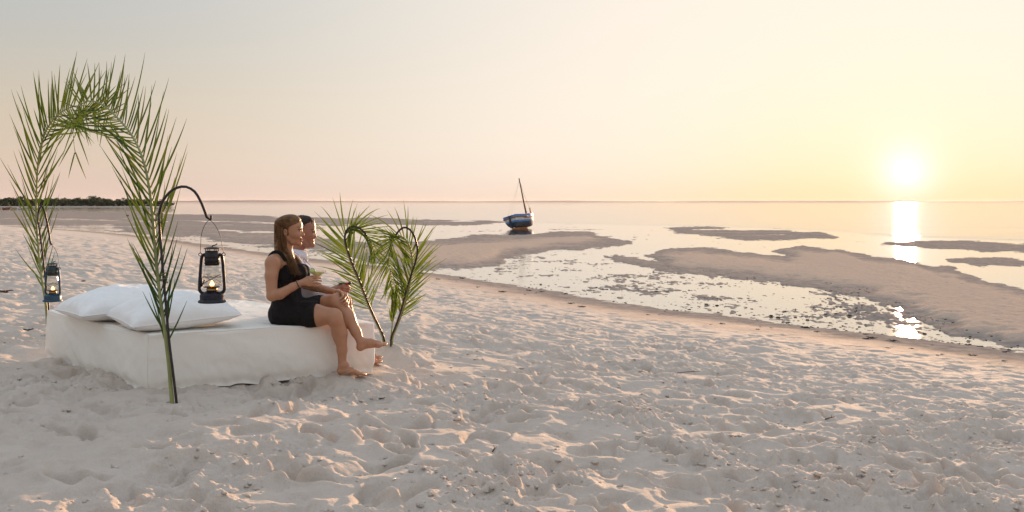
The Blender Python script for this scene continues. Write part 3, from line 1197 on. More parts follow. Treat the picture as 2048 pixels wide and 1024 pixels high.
def leaflet_mesh(base, d0, d1, L, w, nside, sag, seg=7):
    """a folded strip that starts along d0 and bends to d1, keel towards nside"""
    pts = [np.array(base)]
    d0 = d0 / np.linalg.norm(d0)
    d1 = d1 / np.linalg.norm(d1)
    tang = []
    for k in range(seg):
        f = (k + 0.5) / seg
        d = d0 * (1 - f) + d1 * f + np.array([0, 0, -sag * f * f])
        d /= np.linalg.norm(d)
        tang.append(d)
        pts.append(pts[-1] + d * L / seg)
    tang.append(tang[-1])
    vs, fs = [], []
    for k, (p, t) in enumerate(zip(pts, tang)):
        f = k / seg
        ww = w * (0.55 + 0.45 * min(1, f * 5)) * (1 - f ** 2.2) + 0.0006
        b = np.cross(t, nside)
        b /= np.linalg.norm(b) + 1e-9
        nn = np.cross(b, t)
        vs += [p - b * ww + nn * ww * 0.45, p, p + b * ww + nn * ww * 0.45]
    for k in range(seg):
        for c in (0, 1):
            fs.append((k * 3 + c, k * 3 + c + 1, k * 3 + c + 4, k * 3 + c + 3))
    me = bpy.data.meshes.new('leaflet')
    me.from_pydata([tuple(v) for v in vs], [], fs)
    me.update()
    return me


def frond(label, group, ctrl, normal, lmax, mat, rg, n=56, start=0.22, ang=(38, 26), width=0.0125, up=0.0, sag=0.15, r0=0.013, out_bias=0.0, splay=0.35,
          lens=None, skip=None):
    """ctrl: control points of the midrib from the foot to the tip; normal: unit vector square to the frond's plane"""
    P = spline(ctrl, 90)
    root = empty('palm_frond', tuple(P[0]))
    tag(root, label, 'palm frond', group)
    mb = MB()
    q = np.linspace(0, 1, 90)
    mb.tube(P[::2], [r0 * (1 - 0.86 * f) + 0.0012 for f in q[::2]], 7)
    mb.build('midrib', M_RACHIS, root)
    normal = np.array(normal, float)
    normal /= np.linalg.norm(normal)
    for k in range(n):
        f = start + (0.995 - start) * (k + rg.uniform(-.25, .25)) / n
        f = min(max(f, 0.02), 0.998)
        i = int(f * 89)
        p = P[i] + (P[min(i + 1, 89)] - P[i]) * (f * 89 - i)
        t = P[min(i + 1, 89)] - P[max(i - 1, 0)]
        t /= np.linalg.norm(t)
        s = np.cross(normal, t)
        s /= np.linalg.norm(s)
        for sg in (-1, 1):
            if skip and skip(f, sg, rg):
                continue
            g = (f - start) / (1 - start)
            ln = lmax * (np.interp(g, [0, .12, .35, .7, 0.9, 1], [.55, .85, 1, .85, .62, .40]) if lens is None else lens(g)) * rg.uniform(.70, 1.12)
            a = math.radians(np.interp(g, np.linspace(0, 1, len(ang)), ang) + rg.normal(0, 6))
            off = rg.normal(0, splay) + 0.25 * (1 if k % 2 else -1)
            d0 = t * math.cos(a) + (s * sg + normal * off) * math.sin(a)
            d1 = d0 * 1.0 + t * 0.25 + np.array([0, 0, up]) + normal * rg.normal(0, 0.06)
            me = leaflet_mesh(p + s * sg * 0.004, d0, d1, ln, width * rg.uniform(.8, 1.15) * (0.7 + 0.3 * ln / lmax), normal * sg * 1.0 + t * 0.2, sag * rg.uniform(.2, 2.4))
            link('leaflet', me, mat, root, False)
    return root, P


rgf = np.random.default_rng(77)
POST1 = np.array([-2.18, 6.44])
POST2 = np.array([-4.39, 9.46])


def arch_pt(px, py, push=0.0):
    q = (px - 1024.0) / FOC
    d = POST2 - POST1
    tt = (POST1[0] - q * POST1[1]) / (q * d[1] - d[0])
    y = POST1[1] + tt * d[1] + push
    return at(px, py, y)


def gz(p, dz=0.0):
    return ground_z(p[0], p[1]) + dz


_d = (POST2 - POST1) / np.linalg.norm(POST2 - POST1)
ARCH_N = np.array([_d[1], -_d[0], 0.0])     # square to the arch
foot1 = np.array([POST1[0], POST1[1], ground_z(*POST1) - 0.12])
c1 = [foot1] + [arch_pt(*p) for p in [(339, 740), (332, 680), (321, 600), (312, 520), (306, 440), (297, 365), (283, 310), (262, 268), (235, 236), (208, 211), (184, 202), (165, 207), (151, 222), (146, 248), (148, 285), (152, 318)]]
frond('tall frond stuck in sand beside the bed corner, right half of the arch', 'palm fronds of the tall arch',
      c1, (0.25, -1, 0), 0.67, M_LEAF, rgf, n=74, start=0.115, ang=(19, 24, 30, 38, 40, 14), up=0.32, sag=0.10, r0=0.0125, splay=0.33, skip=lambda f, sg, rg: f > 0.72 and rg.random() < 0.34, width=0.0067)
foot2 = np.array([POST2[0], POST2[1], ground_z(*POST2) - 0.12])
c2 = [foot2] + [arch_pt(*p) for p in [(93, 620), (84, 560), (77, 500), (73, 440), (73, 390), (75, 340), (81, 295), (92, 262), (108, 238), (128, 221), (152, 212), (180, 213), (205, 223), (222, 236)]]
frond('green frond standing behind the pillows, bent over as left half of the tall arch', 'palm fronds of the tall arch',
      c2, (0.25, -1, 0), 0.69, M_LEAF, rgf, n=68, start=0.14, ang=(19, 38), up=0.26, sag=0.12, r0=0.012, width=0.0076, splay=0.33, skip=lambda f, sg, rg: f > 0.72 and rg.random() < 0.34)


# ------------------------------------------------------------------ iron hooks
def hook(label, group, pts, r=0.009, cat='hook'):
    P = spline(pts, 70)
    root = empty('shepherd_hook', tuple(P[0]))
    tag(root, label, cat, group)
    mb = MB()
    mb.tube(P, r, 8)
    mb.build('rod', M_IRON, root)
    return root, P


h1 = [foot1 + [0.028, 0.02, 0.0]] + [arch_pt(a, b, 0.03) for a, b in [(346, 745), (338, 680), (331, 600), (324, 520), (319, 450)]]
Y1 = 6.50
h1 += [at(a, b, Y1) for a, b in [(319, 425), (327, 400), (345, 380), (368, 373), (388, 382), (401, 402), (410, 424), (415, 437), (420, 440), (423, 436), (423, 431)]]
rt, P = hook('curved black iron hook beside the near frond, arching over to hold the dark lantern', 'iron lantern hooks', h1)
Y2 = 9.40
h2 = [foot2 + [0.05, -0.03, 0.0]] + [arch_pt(a, b, -0.05) for a, b in [(98, 622), (91, 560), (85, 505), (79, 460), (76, 440)]]
h2 += [at(a, b, Y2) for a, b in [(77, 424), (82, 412), (88, 420), (93, 440), (98, 465), (101, 487), (103, 491), (105, 488)]]
hook('black iron hook behind the far frond that holds the blue lantern', 'iron lantern hooks', h2)

# ties of palm strip that bind frond to rod
for a, b in [(318, 440), (327, 560)]:
    tie = MB()
    c = arch_pt(a, b)
    ring = [(c[0] + 0.026 * math.cos(k * .7), c[1] + 0.026 * math.sin(k * .7), c[2] + 0.004 * k - 0.02) for k in range(19)]
    tie.tube(ring, 0.004, 5)
    tie.build('tie', M_TIE, rt)


# ------------------------------------------------------------------ lanterns
def glass_mat(name, tint=(1, 1, 1)):
    m, t, out = mat_new(name)
    lw = t.new('ShaderNodeLayerWeight')
    lw.inputs[0].default_value = 0.5
    fz = t.math('ADD', 0.035, t.math('MULTIPLY', t.math('POWER', lw.outputs['Facing'], 4.0), 0.6))
    gl = t.new('ShaderNodeBsdfGlossy')
    gl.inputs['Roughness'].default_value = 0.03
    tr = t.new('ShaderNodeBsdfTransparent')
    tc = t.new('ShaderNodeTexCoord').outputs['Object']
    t.put(tr.inputs[0], t.mix(t.maprange(t.noise(tc, 14.0, 4.0), .4, .75), tint, tuple(x * 0.86 for x in tint)))
    mx = t.new('ShaderNodeMixShader')
    t.l.new(fz, mx.inputs[0])
    t.l.new(tr.outputs[0], mx.inputs[1])
    t.l.new(gl.outputs[0], mx.inputs[2])
    t.l.new(mx.outputs[0], out.inputs[0])
    return m


def flame_mat():
    m, t, out = mat_new('flame')
    e = t.new('ShaderNodeEmission')
    e.inputs[0].default_value = (1.0, 0.50, 0.13, 1)
    e.inputs[1].default_value = 5.0
    t.l.new(e.outputs[0], out.inputs[0])
    return m


M_GLOBE = glass_mat('lamp_glass', (0.96, 0.95, 0.92))
M_FLAME = flame_mat()
M_BRASS = mat_plain('burner_brass', (0.36, 0.22, 0.09), 0.4, metal=0.8)


def mat_enamel(name, col, rust):
    m, t, out = mat_new(name)
    tc = t.new('ShaderNodeTexCoord').outputs['Object']
    n = t.noise(tc, 22.0, 6.0, 0.65)
    n2 = t.noise(tc, 6.0, 3.0)
    c = t.mix(t.maprange(n2, .3, .7), col, tuple(x * 1.5 for x in col))
    c = t.mix(t.maprange(n, .58, .68), c, rust)
    principled(t, out, c, t.maprange(n, .4, .7, .35, .8), 0.25, 0.5, bump(t, n, 0.15, 0.003))
    return m


M_NAVY = mat_enamel('worn_navy_enamel', (0.004, 0.0045, 0.013), (0.060, 0.026, 0.014))
M_SOOT = mat_enamel('sooty_tin', (0.009, 0.007, 0.008), (0.075, 0.032, 0.015))
M_BLUE = mat_enamel('worn_blue_enamel', (0.010, 0.042, 0.080), (0.07, 0.05, 0.04))
M_GREENSOOT = mat_enamel('sooty_green_tin', (0.016, 0.028, 0.030), (0.06, 0.035, 0.02))


def lantern(label, base, hang, mats, yaw=0.0):
    enamel, tin = mats
    bx, by, bz = base
    root = empty('hurricane_lantern', base)
    tag(root, label, 'lantern', 'lit hurricane lanterns by the bed')
    cy, sy = math.cos(yaw), math.sin(yaw)

    def L(x, y, z):
        return (bx + x * cy - y * sy, by + x * sy + y * cy, bz + z)
    mb = MB()
    mb.lathe([(0.060, 0.0), (0.084, 0.001), (0.089, 0.006), (0.086, 0.014), (0.076, 0.021), (0.076, 0.025), (0.0765, 0.050), (0.074, 0.056), (0.060, 0.066), (0.045, 0.073), (0.032, 0.078), (0.028, 0.080)], base, 32)
    tank = mb.build('fuel_tank', enamel, root)
    mb = MB()
    mb.lathe([(0.013, 0.0), (0.013, 0.012), (0.009, 0.014)], L(0.050, -0.035, 0.060), 12)
    mb.build('filler_cap', enamel, tank)
    for s in (-1, 1):
        mb = MB()
        pts = spline([L(s * 0.048, 0, 0.062), L(s * 0.066, 0, 0.066), L(s * 0.078, 0, 0.085), L(s * 0.078, 0, 0.125), L(s * 0.073, 0, 0.2), L(s * 0.067, 0, 0.275), L(s * 0.062, 0, 0.303), L(s * 0.050, 0, 0.313), L(s * 0.030, 0, 0.313)], 30)
        mb.tube(pts, 0.0105, 10)
        mb.build('side_tube', enamel, root)
        mb = MB()
        ring = [L(s * 0.074 + 0.010 * math.cos(k * math.pi / 6), 0, 0.314 + 0.010 * math.sin(k * math.pi / 6)) for k in range(13)]
        mb.tube(ring, 0.0028, 6, False)
        mb.build('ear', enamel, root)
    mb = MB()
    mb.lathe([(0.034, 0.078), (0.036, 0.086), (0.033, 0.097), (0.026, 0.103), (0.016, 0.108), (0.010, 0.112)], base, 24)
    burner = mb.build('burner', M_BRASS, root)
    mb = MB()
    mb.lathe([(0.050, 0.1005), (0.055, 0.102), (0.055, 0.105), (0.040, 0.1075), (0.020, 0.106)], base, 24)
    mb.build('gallery', tin, burner)
    mb = MB()
    mb.lathe([(0.043, 0.107), (0.051, 0.118), (0.0565, 0.138), (0.0575, 0.158), (0.055, 0.180), (0.050, 0.205), (0.0455, 0.228), (0.043, 0.243)], base, 32, False)
    mb.build('globe', M_GLOBE, root)
    mb = MB()
    ring = [L(0.0605 * math.cos(a), 0.0605 * math.sin(a), 0.168) for a in np.linspace(0, 2 * math.pi, 33)]
    mb.tube(ring, 0.0014, 5, False)
    for s in (-1, 1):
        for fb in (-1, 1):
            pts = [L(0.0600 * math.cos(a) * s, 0.0600 * math.sin(a) * fb, 0.108 + (a / (math.pi * 0.75)) * 0.072) for a in np.linspace(0.05, math.pi * 0.75, 14)]
            mb.tube(pts, 0.0014, 5, False)
    mb.build('globe_guard', tin, root)
    mb = MB()
    mb.lathe([(0.045, 0.243), (0.0455, 0.272), (0.048, 0.275), (0.049, 0.279), (0.047, 0.283), (0.047, 0.296), (0.0495, 0.299), (0.0495, 0.303), (0.046, 0.307), (0.044, 0.334), (0.036, 0.338)], base, 28)
    ch = mb.build('chimney', tin, root)
    mb = MB()
    for k in range(12):
        a = k * math.pi / 6 + 0.2
        mb.lathe([(0.0045, 0), (0.0045, 0.0012)], L(0.0, 0.0, 0.0), 3)
        mb.v = mb.v[:-6]
        mb.f = mb.f[:-4] if False else mb.f[:-5]
        c = L(0.0462 * math.cos(a), 0.0462 * math.sin(a), 0.258)
        mb.box(c, (0.008, 0.008, 0.006))
    mb.build('vent_hole', mat_vent, ch, False)
    mb = MB()
    for k in range(6):
        a = k * math.pi / 3
        mb.tube([L(0.040 * math.cos(a), 0.040 * math.sin(a), 0.334), L(0.040 * math.cos(a), 0.040 * math.sin(a), 0.350)], 0.003, 5)
    mb.lathe([(0.050, 0.349), (0.053, 0.351), (0.050, 0.354), (0.036, 0.360), (0.014, 0.364), (0.006, 0.365)], base, 28)
    mb.tube(spline([L(0.0, 0, 0.364), L(0.006, 0, 0.372), L(0.022, 0, 0.376), L(0.034, 0.0, 0.384)], 8), 0.0035, 6)
    mb.build('cap', tin, root)
    mb = MB()
    hp = Vector(hang)
    for s in (-1, 1):
        e = Vector(L(s * 0.074, 0, 0.322))
        top = hp
        lp = [e, e.lerp(top, 0.25) + Vector((s * 0.012, 0, 0)), e.lerp(top, 0.55) + Vector((s * 0.026, 0, 0)), e.lerp(top, 0.82) + Vector((s * 0.024, 0, 0)), e.lerp(top, 0.96) + Vector((s * 0.010, 0, 0.002)), top]
        mb.tube(spline(lp, 20), 0.0019, 6)
    mb.build('bail_handle', M_IRON, root)
    mb = MB()
    mb.tube([L(-0.066, -0.006, 0.105), L(-0.066, -0.006, 0.165)], 0.006, 6)
    mb.tube(spline([L(-0.062, -0.006, 0.120), L(-0.05, -0.02, 0.135), L(-0.042, -0.03, 0.150)], 8), 0.003, 6)
    mb.build('lift_lever', tin, root)
    mb = MB()
    mb.lathe([(0.002, 0.108), (0.0125, 0.113), (0.0145, 0.120), (0.011, 0.129), (0.006, 0.138), (0.001, 0.145)], base, 12)
    mb.build('flame', M_FLAME, root)


mat_vent = mat_plain('vent_dark', (0.01, 0.01, 0.01), 0.9)
l1 = at(424, 605.5, Y1)
lantern('dark navy lantern hanging in front of the pillow', (l1[0], l1[1], l1[2]), at(419, 440.5, Y1), (M_NAVY, M_SOOT), 0.12)
l2 = at(105.5, 603.0, Y2)
lantern('blue lantern hanging behind the far frond and pillow', (l2[0], l2[1], l2[2]), at(102, 490, Y2), (M_BLUE, M_GREENSOOT), -0.25)

# ------------------------------------------------------------------ heart of two fronds on two hooks
YH = 9.35


def zh(pts, y=YH, f=0.0):
    return [at(620 + a / 3.2, 380 + b / 3.2, y + f * k) for k, (a, b) in enumerate(pts)]


fl = at(768, 682, YH)
fl[2] = ground_z(fl[0], fl[1]) - 0.1
fr_ = at(782, 683, YH)
fr_[2] = ground_z(fr_[0], fr_[1]) - 0.1
hook('black iron hook curving to the left half of the frond heart', 'iron hooks of the frond heart',
     [fl] + zh([(475, 955), (440, 870), (390, 765), (325, 600), (275, 480), (240, 385), (224, 320), (228, 272), (250, 242), (282, 233), (318, 246), (348, 272), (362, 292)], YH - 0.12), 0.0095)
hook('black iron hook curving to the right half of the frond heart', 'iron hooks of the frond heart',
     [fr_] + zh([(520, 950), (545, 880), (580, 780), (612, 660), (645, 550), (675, 460), (688, 390), (676, 320), (652, 268), (622, 243), (595, 242), (568, 262), (548, 290)], YH - 0.2), 0.0095)
NH = np.array([0.0, -1.0, 0.0])


def heart_len(g):
    return float(np.interp(g, [0, .1, .4, .75, 1], [.6, .9, 1, .8, .45]))


c3 = [fl + [-0.012, 0.012, 0]] + zh([(470, 955), (435, 870), (385, 765), (318, 600), (268, 480), (232, 385), (219, 322), (226, 275), (255, 250), (300, 252), (345, 276), (385, 320), (410, 380), (425, 450)], YH - 0.03, -0.006)
frond('frond bowed as the left half of the heart on the sand behind the couple', 'palm fronds of the heart',
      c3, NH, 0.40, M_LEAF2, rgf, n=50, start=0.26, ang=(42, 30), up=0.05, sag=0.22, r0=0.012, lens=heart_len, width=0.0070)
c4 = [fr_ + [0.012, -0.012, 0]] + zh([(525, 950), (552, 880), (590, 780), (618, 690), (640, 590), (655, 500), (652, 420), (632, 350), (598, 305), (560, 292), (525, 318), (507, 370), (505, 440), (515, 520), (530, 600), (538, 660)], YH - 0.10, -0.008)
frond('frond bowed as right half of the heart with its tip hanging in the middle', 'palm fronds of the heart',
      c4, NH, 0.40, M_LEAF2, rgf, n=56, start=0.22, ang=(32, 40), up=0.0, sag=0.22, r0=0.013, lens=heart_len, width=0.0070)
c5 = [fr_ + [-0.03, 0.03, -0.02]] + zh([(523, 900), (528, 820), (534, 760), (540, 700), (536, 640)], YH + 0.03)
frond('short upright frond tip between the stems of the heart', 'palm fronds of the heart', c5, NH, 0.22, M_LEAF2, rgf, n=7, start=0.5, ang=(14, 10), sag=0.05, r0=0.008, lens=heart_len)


# ------------------------------------------------------------------ boat on the flat
def build_boat():
    YB = 93.0
    c = at(1026, 456, YB)
    base = Vector((c[0], c[1], ZSEA + 0.0))
    root = empty('sailing_boat', base)
    tag(root, 'old blue and white wooden sailing boat aground on the flat, mast leaning left', 'boat')
    hd = math.radians(66)                    # heading from +X towards +Y
    fwd = Vector((math.cos(hd), math.sin(hd), 0))
    stb = Vector((math.sin(hd), -math.cos(hd), 0))
    roll = math.radians(16)

    def W(u, v, w):
        # u forward from the stern, v to starboard, w up; heeled to port
        vv = v * math.cos(roll) - w * math.sin(roll)
        ww = w * math.cos(roll) + v * math.sin(roll)
        return base + fwd * u + stb * vv + Vector((0, 0, ww))
    Lh = 5.0
    NS, NB = 25, 13

    def sec(s):
        beam = 0.98 * (1 - 0.36 * (1 - s) ** 2) * (1 - max(0, (s - 0.45) / 0.55) ** 2.2) + 0.02
        sheer = 1.16 + 0.62 * max(0, s - 0.35) ** 1.6 + 0.10 * (1 - s) ** 2
        keel = 0.10 + 0.25 * max(0, (s - 0.75) / 0.25) ** 2 + 0.04 * (1 - s)
        return beam, sheer, keel

    def hp(s, f, side, grow=0.0):
        beam, sheer, keel = sec(s)
        a = f * math.pi / 2
        hw = beam * (math.sin(a) ** 0.62) + grow
        z = keel + (sheer - keel) * (1 - math.cos(a)) ** 0.80
        rake = -0.10 * (1 - s) ** 4 * f + 0.55 * s ** 6 * f
        return W(s * Lh + rake, side * hw, z)
    # planking in coloured bands, from the keel up
    MBT = mat_plain('boat_bottom_dark', (0.035, 0.045, 0.06), 0.75, vary=0.6, scale=1.6)
    MBL = mat_plain('boat_blue_paint', (0.06, 0.19, 0.46), 0.6, vary=0.35, scale=2.2)
    MWH = mat_plain('boat_white_paint', (0.60, 0.56, 0.54), 0.65, vary=0.25, scale=2.5)
    MBR = mat_plain('boat_bare_wood', (0.26, 0.13, 0.06), 0.75, vary=0.3, scale=2.0)
    hull = MB()
    bands = [('bottom_strake', 0.0, 0.50, MBT, 0.0), ('blue_strake', 0.50, 0.62, MBL, 0.012), ('white_strake', 0.62, 0.86, MWH, 0.0), ('gunwale', 0.86, 1.0, MBL, 0.022)]
    for nm, f0, f1, mt, gr in bands:
        m = MB()
        k = 6 if f1 - f0 > 0.3 else 3
        for side in (-1, 1):
            vs = [hp(i / (NS - 1), f0 + (f1 - f0) * j / k, side, gr) for i in range(NS) for j in range(k + 1)]
            fs = [(i * (k + 1) + j, (i + 1) * (k + 1) + j, (i + 1) * (k + 1) + j + 1, i * (k + 1) + j + 1) for i in range(NS - 1) for j in range(k)]
            m.add(vs, fs)
        # transom piece of this band
        a = [hp(0, f0 + (f1 - f0) * j / k, -1, gr) for j in range(k + 1)]
        b = [hp(0, f0 + (f1 - f0) * j / k, 1, gr) for j in range(k + 1)]
        m.add(a + b, [(j, j + 1, k + 1 + j + 1, k + 1 + j) for j in range(k)])
        m.build(nm, mt, root, False)
    m = MB()                                   # inside of the hull: ceiling and decks
    vs = [hp(i / (NS - 1), 0.93, sd_, -0.04) for i in range(NS) for sd_ in (-1, 1)]
    m.add(vs, [(i * 2, i * 2 + 1, i * 2 + 3, i * 2 + 2) for i in range(NS - 1)])
    m.build('deck', MBR, root, False)
    for s in (0.25, 0.5, 0.72):
        m = MB()
        a, b = hp(s, 0.97, -1, -0.02), hp(s, 0.97, 1, -0.02)
        m.tube([a, b], 0.08, 6)
        m.build('thwart', MBR, root)
    m = MB()                                   # brown rubbing plank below the gunwale, aft half
    for side in (-1, 1):
        m.tube([hp(s, 0.83, side, 0.03) for s in np.linspace(0.0, 0.42, 8)], 0.07, 6)
    m.tube([hp(0, 0.83, -1, 0.03), hp(0, 0.83, 1, 0.03)], 0.07, 6)
    m.build('rubbing_strake', MBR, root)
    m = MB()                                   # brown patch plank amidships
    m.tube([hp(s, 0.76, 1, 0.02) for s in np.linspace(0.30, 0.72, 8)], 0.045, 5)
    m.build('patch_plank', MBR, root)
    m = MB()
    m.tube([W(-0.12, 0, 0.0), W(0.4, 0, 0.02), W(3.4, 0, 0.08), W(4.4, 0, 0.30), W(5.05, 0, 1.0), W(5.30, 0, 2.0)], 0.075, 6)
    m.build('keel', mat_plain('keel_lit_orange', (0.42, 0.16, 0.05), 0.6, vary=0.3, scale=3.0), root)  # orange light of the low sun along the keel, painted into its colour
    m = MB()
    m.tube([W(-0.02, 0, 0.02), W(-0.11, 0, 0.7), W(-0.15, 0, 1.22)], 0.085, 6)
    m.add([W(-0.05, -.03, 0.05), W(-0.5, -.03, 0.06), W(-0.40, -.03, 0.75), W(-0.15, -.03, 1.05), W(-0.05, .03, 0.05), W(-0.5, .03, 0.06), W(-0.40, .03, 0.75), W(-0.15, .03, 1.05)],
          [(0, 1, 2, 3), (7, 6, 5, 4), (0, 4, 5, 1), (1, 5, 6, 2), (2, 6, 7, 3), (3, 7, 4, 0)])
    m.build('rudder', MBT, root, False)
    foot = W(3.9, 0, 0.5)
    head = Vector(tuple(at(1038.0, 356.5, foot.y + 0.1)))
    m = MB()
    m.tube([foot, foot.lerp(head, .5), head], [0.085, 0.075, 0.05], 8)
    m.build('mast', mat_plain('mast_wood', (0.10, 0.065, 0.045), 0.7), root)
    m = MB()
    m.tube([head, head.lerp(W(5.25, 0, 1.85), 0.5) + Vector((-0.03, 0, -0.12)), W(5.25, 0, 1.85)], 0.014, 4)
    m.build('forestay', MBR, root)
    m = MB()
    m.tube([head - Vector((0, 0, .3)), hp(0.42, 1.0, -1)], 0.006, 4)
    m.tube([head - Vector((0, 0, .3)), hp(0.24, 1.0, -1)], 0.006, 4)
    m.tube([head - Vector((0, 0, .3)), hp(0.44, 1.0, 1)], 0.004, 4)
    m.build('shroud', MBR, root)
    m = MB()
    m.tube([hp(0.40, 1.0, 1) + Vector((0, 0, -.1)), hp(0.40, 1.0, 1) + Vector((0, 0, .28))], 0.035, 5)
    m.build('bollard', MBR, root)


build_boat()

# ================================================================== THE COUPLE
class Field:
    """signed distance field on a grid, turned into one continuous skin"""
    def __init__(self, lo, hi, h):
        self.lo = np.array(lo, float)
        self.h = h
        self.n = np.ceil((np.array(hi) - self.lo) / h).astype(int) + 1
        self.F = np.full(self.n, 0.5, dtype=np.float32)

    def _box(self, lo, hi):
        a = np.clip(np.floor((lo - self.lo) / self.h).astype(int), 0, self.n - 1)
        b = np.clip(np.ceil((hi - self.lo) / self.h).astype(int) + 1, 0, self.n)
        if (b - a).min() <= 0:
            return None, None
        ax = [self.lo[k] + self.h * np.arange(a[k], b[k]) for k in range(3)]
        G = np.meshgrid(*ax, indexing='ij')
        return tuple(slice(a[k], b[k]) for k in range(3)), np.stack(G, axis=-1)

    def _join(self, s, d, k, cut=False):
        f = self.F[s]
        if cut:
            d = -d
            hh = np.clip(0.5 - 0.5 * (d - f) / max(k, 1e-6), 0, 1)
            r = f * (1 - hh) + d * hh + k * hh * (1 - hh)
            # smooth maximum
            hh = np.clip(0.5 + 0.5 * (d - f) / max(k, 1e-6), 0, 1)
            r = f + (d - f) * hh + k * hh * (1 - hh)
        else:
            hh = np.clip(0.5 + 0.5 * (f - d) / max(k, 1e-6), 0, 1)
            r = f + (d - f) * hh - k * hh * (1 - hh)
        self.F[s] = r

    def cone(self, a, b, r1, r2, k=0.02, cut=False):
        a, b = np.array(a, float), np.array(b, float)
        pad = max(r1, r2) + k + 3 * self.h
        s, G = self._box(np.minimum(a, b) - pad, np.maximum(a, b) + pad)
        if s is None:
            return
        ba = b - a
        L2 = float(ba @ ba) + 1e-12
        t = np.clip(((G - a) @ ba) / L2, 0, 1)
        d = np.linalg.norm(G - a - t[..., None] * ba, axis=-1) - (r1 + (r2 - r1) * t)
        self._join(s, d.astype(np.float32), k, cut)

    def chain(self, pts, rads, k=0.02):
        for i in range(len(pts) - 1):
            self.cone(pts[i], pts[i + 1], rads[i], rads[i + 1], k)

    def ell(self, c, r, k=0.02, rot=None, cut=False):
        c, r = np.array(c, float), np.array(r, float)
        pad = r.max() + k + 3 * self.h
        s, G = self._box(c - pad, c + pad)
        if s is None:
            return
        q = G - c
        if rot is not None:
            q = q @ np.array(rot)
        k0 = np.linalg.norm(q / r, axis=-1)
        k1 = np.linalg.norm(q / (r * r), axis=-1) + 1e-9
        d = k0 * (k0 - 1.0) / k1
        self._join(s, d.astype(np.float32), k, cut)

    def half(self, p, n, k=0.006):
        """cut away everything on the side n points to"""
        n = np.array(n, float)
        n /= np.linalg.norm(n)
        ax = [self.lo[j] + self.h * np.arange(self.n[j]) for j in range(3)]
        d = (ax[0][:, None, None] - p[0]) * n[0] + (ax[1][None, :, None] - p[1]) * n[1] + (ax[2][None, None, :] - p[2]) * n[2]
        self.F = np.maximum(self.F, d.astype(np.float32))

    def mesh(self, smooth=1):
        F = self.F
        S = F < 0
        c = S[:-1, :-1, :-1].astype(np.int8)
        cnt = np.zeros(c.shape, np.int8)
        for dx in (0, 1):
            for dy in (0, 1):
                for dz in (0, 1):
                    cnt += S[dx:S.shape[0] - 1 + dx, dy:S.shape[1] - 1 + dy, dz:S.shape[2] - 1 + dz]
        act = np.argwhere((cnt > 0) & (cnt < 8))
        idx = np.full(c.shape, -1, np.int64)
        idx[act[:, 0], act[:, 1], act[:, 2]] = np.arange(len(act))
        acc = np.zeros((len(act), 3))
        num = np.zeros(len(act))
        corners = [(a, b, d) for a in (0, 1) for b in (0, 1) for d in (0, 1)]
        val = {cc: F[act[:, 0] + cc[0], act[:, 1] + cc[1], act[:, 2] + cc[2]].astype(float) for cc in corners}
        for a in corners:
            for ax in range(3):
                if a[ax] == 0:
                    b = list(a)
                    b[ax] = 1
                    b = tuple(b)
                    va, vb = val[a], val[b]
                    m = (va < 0) != (vb < 0)
                    t = np.where(m, va / (va - vb + 1e-12), 0)
                    p = np.array(a, float)[None] + 0
                    p = np.repeat(p, len(act), 0)
                    p[:, ax] = t
                    acc[m] += p[m]
                    num[m] += 1
        V = self.lo + (act + acc / num[:, None]) * self.h
        Q = []
        for ax in range(3):
            sl0 = [slice(None)] * 3
            sl1 = [slice(None)] * 3
            sl0[ax] = slice(0, -1)
            sl1[ax] = slice(1, None)
            e = S[tuple(sl0)] != S[tuple(sl1)]
            E = np.argwhere(e)
            o1, o2 = [k for k in range(3) if k != ax]
            ok = (E[:, o1] > 0) & (E[:, o2] > 0) & (E[:, o1] < S.shape[o1] - 1) & (E[:, o2] < S.shape[o2] - 1)
            E = E[ok]
            def g(d1, d2):
                P = E.copy()
                P[:, o1] -= d1
                P[:, o2] -= d2
                return idx[P[:, 0], P[:, 1], P[:, 2]]
            q = np.stack([g(1, 1), g(0, 1), g(0, 0), g(1, 0)], axis=1)
            inside0 = S[E[:, 0], E[:, 1], E[:, 2]]
            flip = inside0 if ax != 1 else ~inside0
            q[~flip] = q[~flip][:, ::-1]
            Q.append(q[(q >= 0).all(axis=1)])
        Q = np.vstack(Q)
        for _ in range(smooth):
            A = np.zeros_like(V)
            N = np.zeros(len(V))
            for a, b in ((0, 1), (1, 2), (2, 3), (3, 0)):
                np.add.at(A, Q[:, a], V[Q[:, b]])
                np.add.at(A, Q[:, b], V[Q[:, a]])
                np.add.at(N, Q[:, a], 1)
                np.add.at(N, Q[:, b], 1)
            V = 0.6 * V + 0.4 * A / N[:, None]
        return V, Q


def skin_mat(name, col, lip):
    m, t, out = mat_new(name)
    tint = t.new('ShaderNodeAttribute', attribute_name='tint').outputs['Fac']
    dark = t.new('ShaderNodeAttribute', attribute_name='dark').outputs['Fac']
    tc = t.new('ShaderNodeTexCoord').outputs['Object']
    n = t.noise(tc, 16.0, 5.0)
    c = t.mix(t.maprange(n, .3, .7), col, tuple(x * y for x, y in zip(col, (0.90, 0.84, 0.80))))
    c = t.mix(tint, c, lip)
    c = t.mix(dark, c, (0.030, 0.018, 0.012))
    nr = bump(t, t.noise(tc, 190.0, 3.0), 0.10, 0.002)
    p = principled(t, out, c, 0.46, 0.0, 0.45, nr)
    p.inputs['Subsurface Weight'].default_value = 0.12
    p.inputs['Subsurface Radius'].default_value = (0.010, 0.004, 0.002)
    p.inputs['Subsurface Scale'].default_value = 1.0
    return m


def hair_mat(name, c1, c2):
    m, t, out = mat_new(name)
    tc = t.new('ShaderNodeTexCoord').outputs['Object']
    c = t.mix(t.maprange(t.noise(tc, 40.0, 3.0), .3, .7), c1, c2)
    principled(t, out, c, 0.55, 0.0, 0.22)
    return m


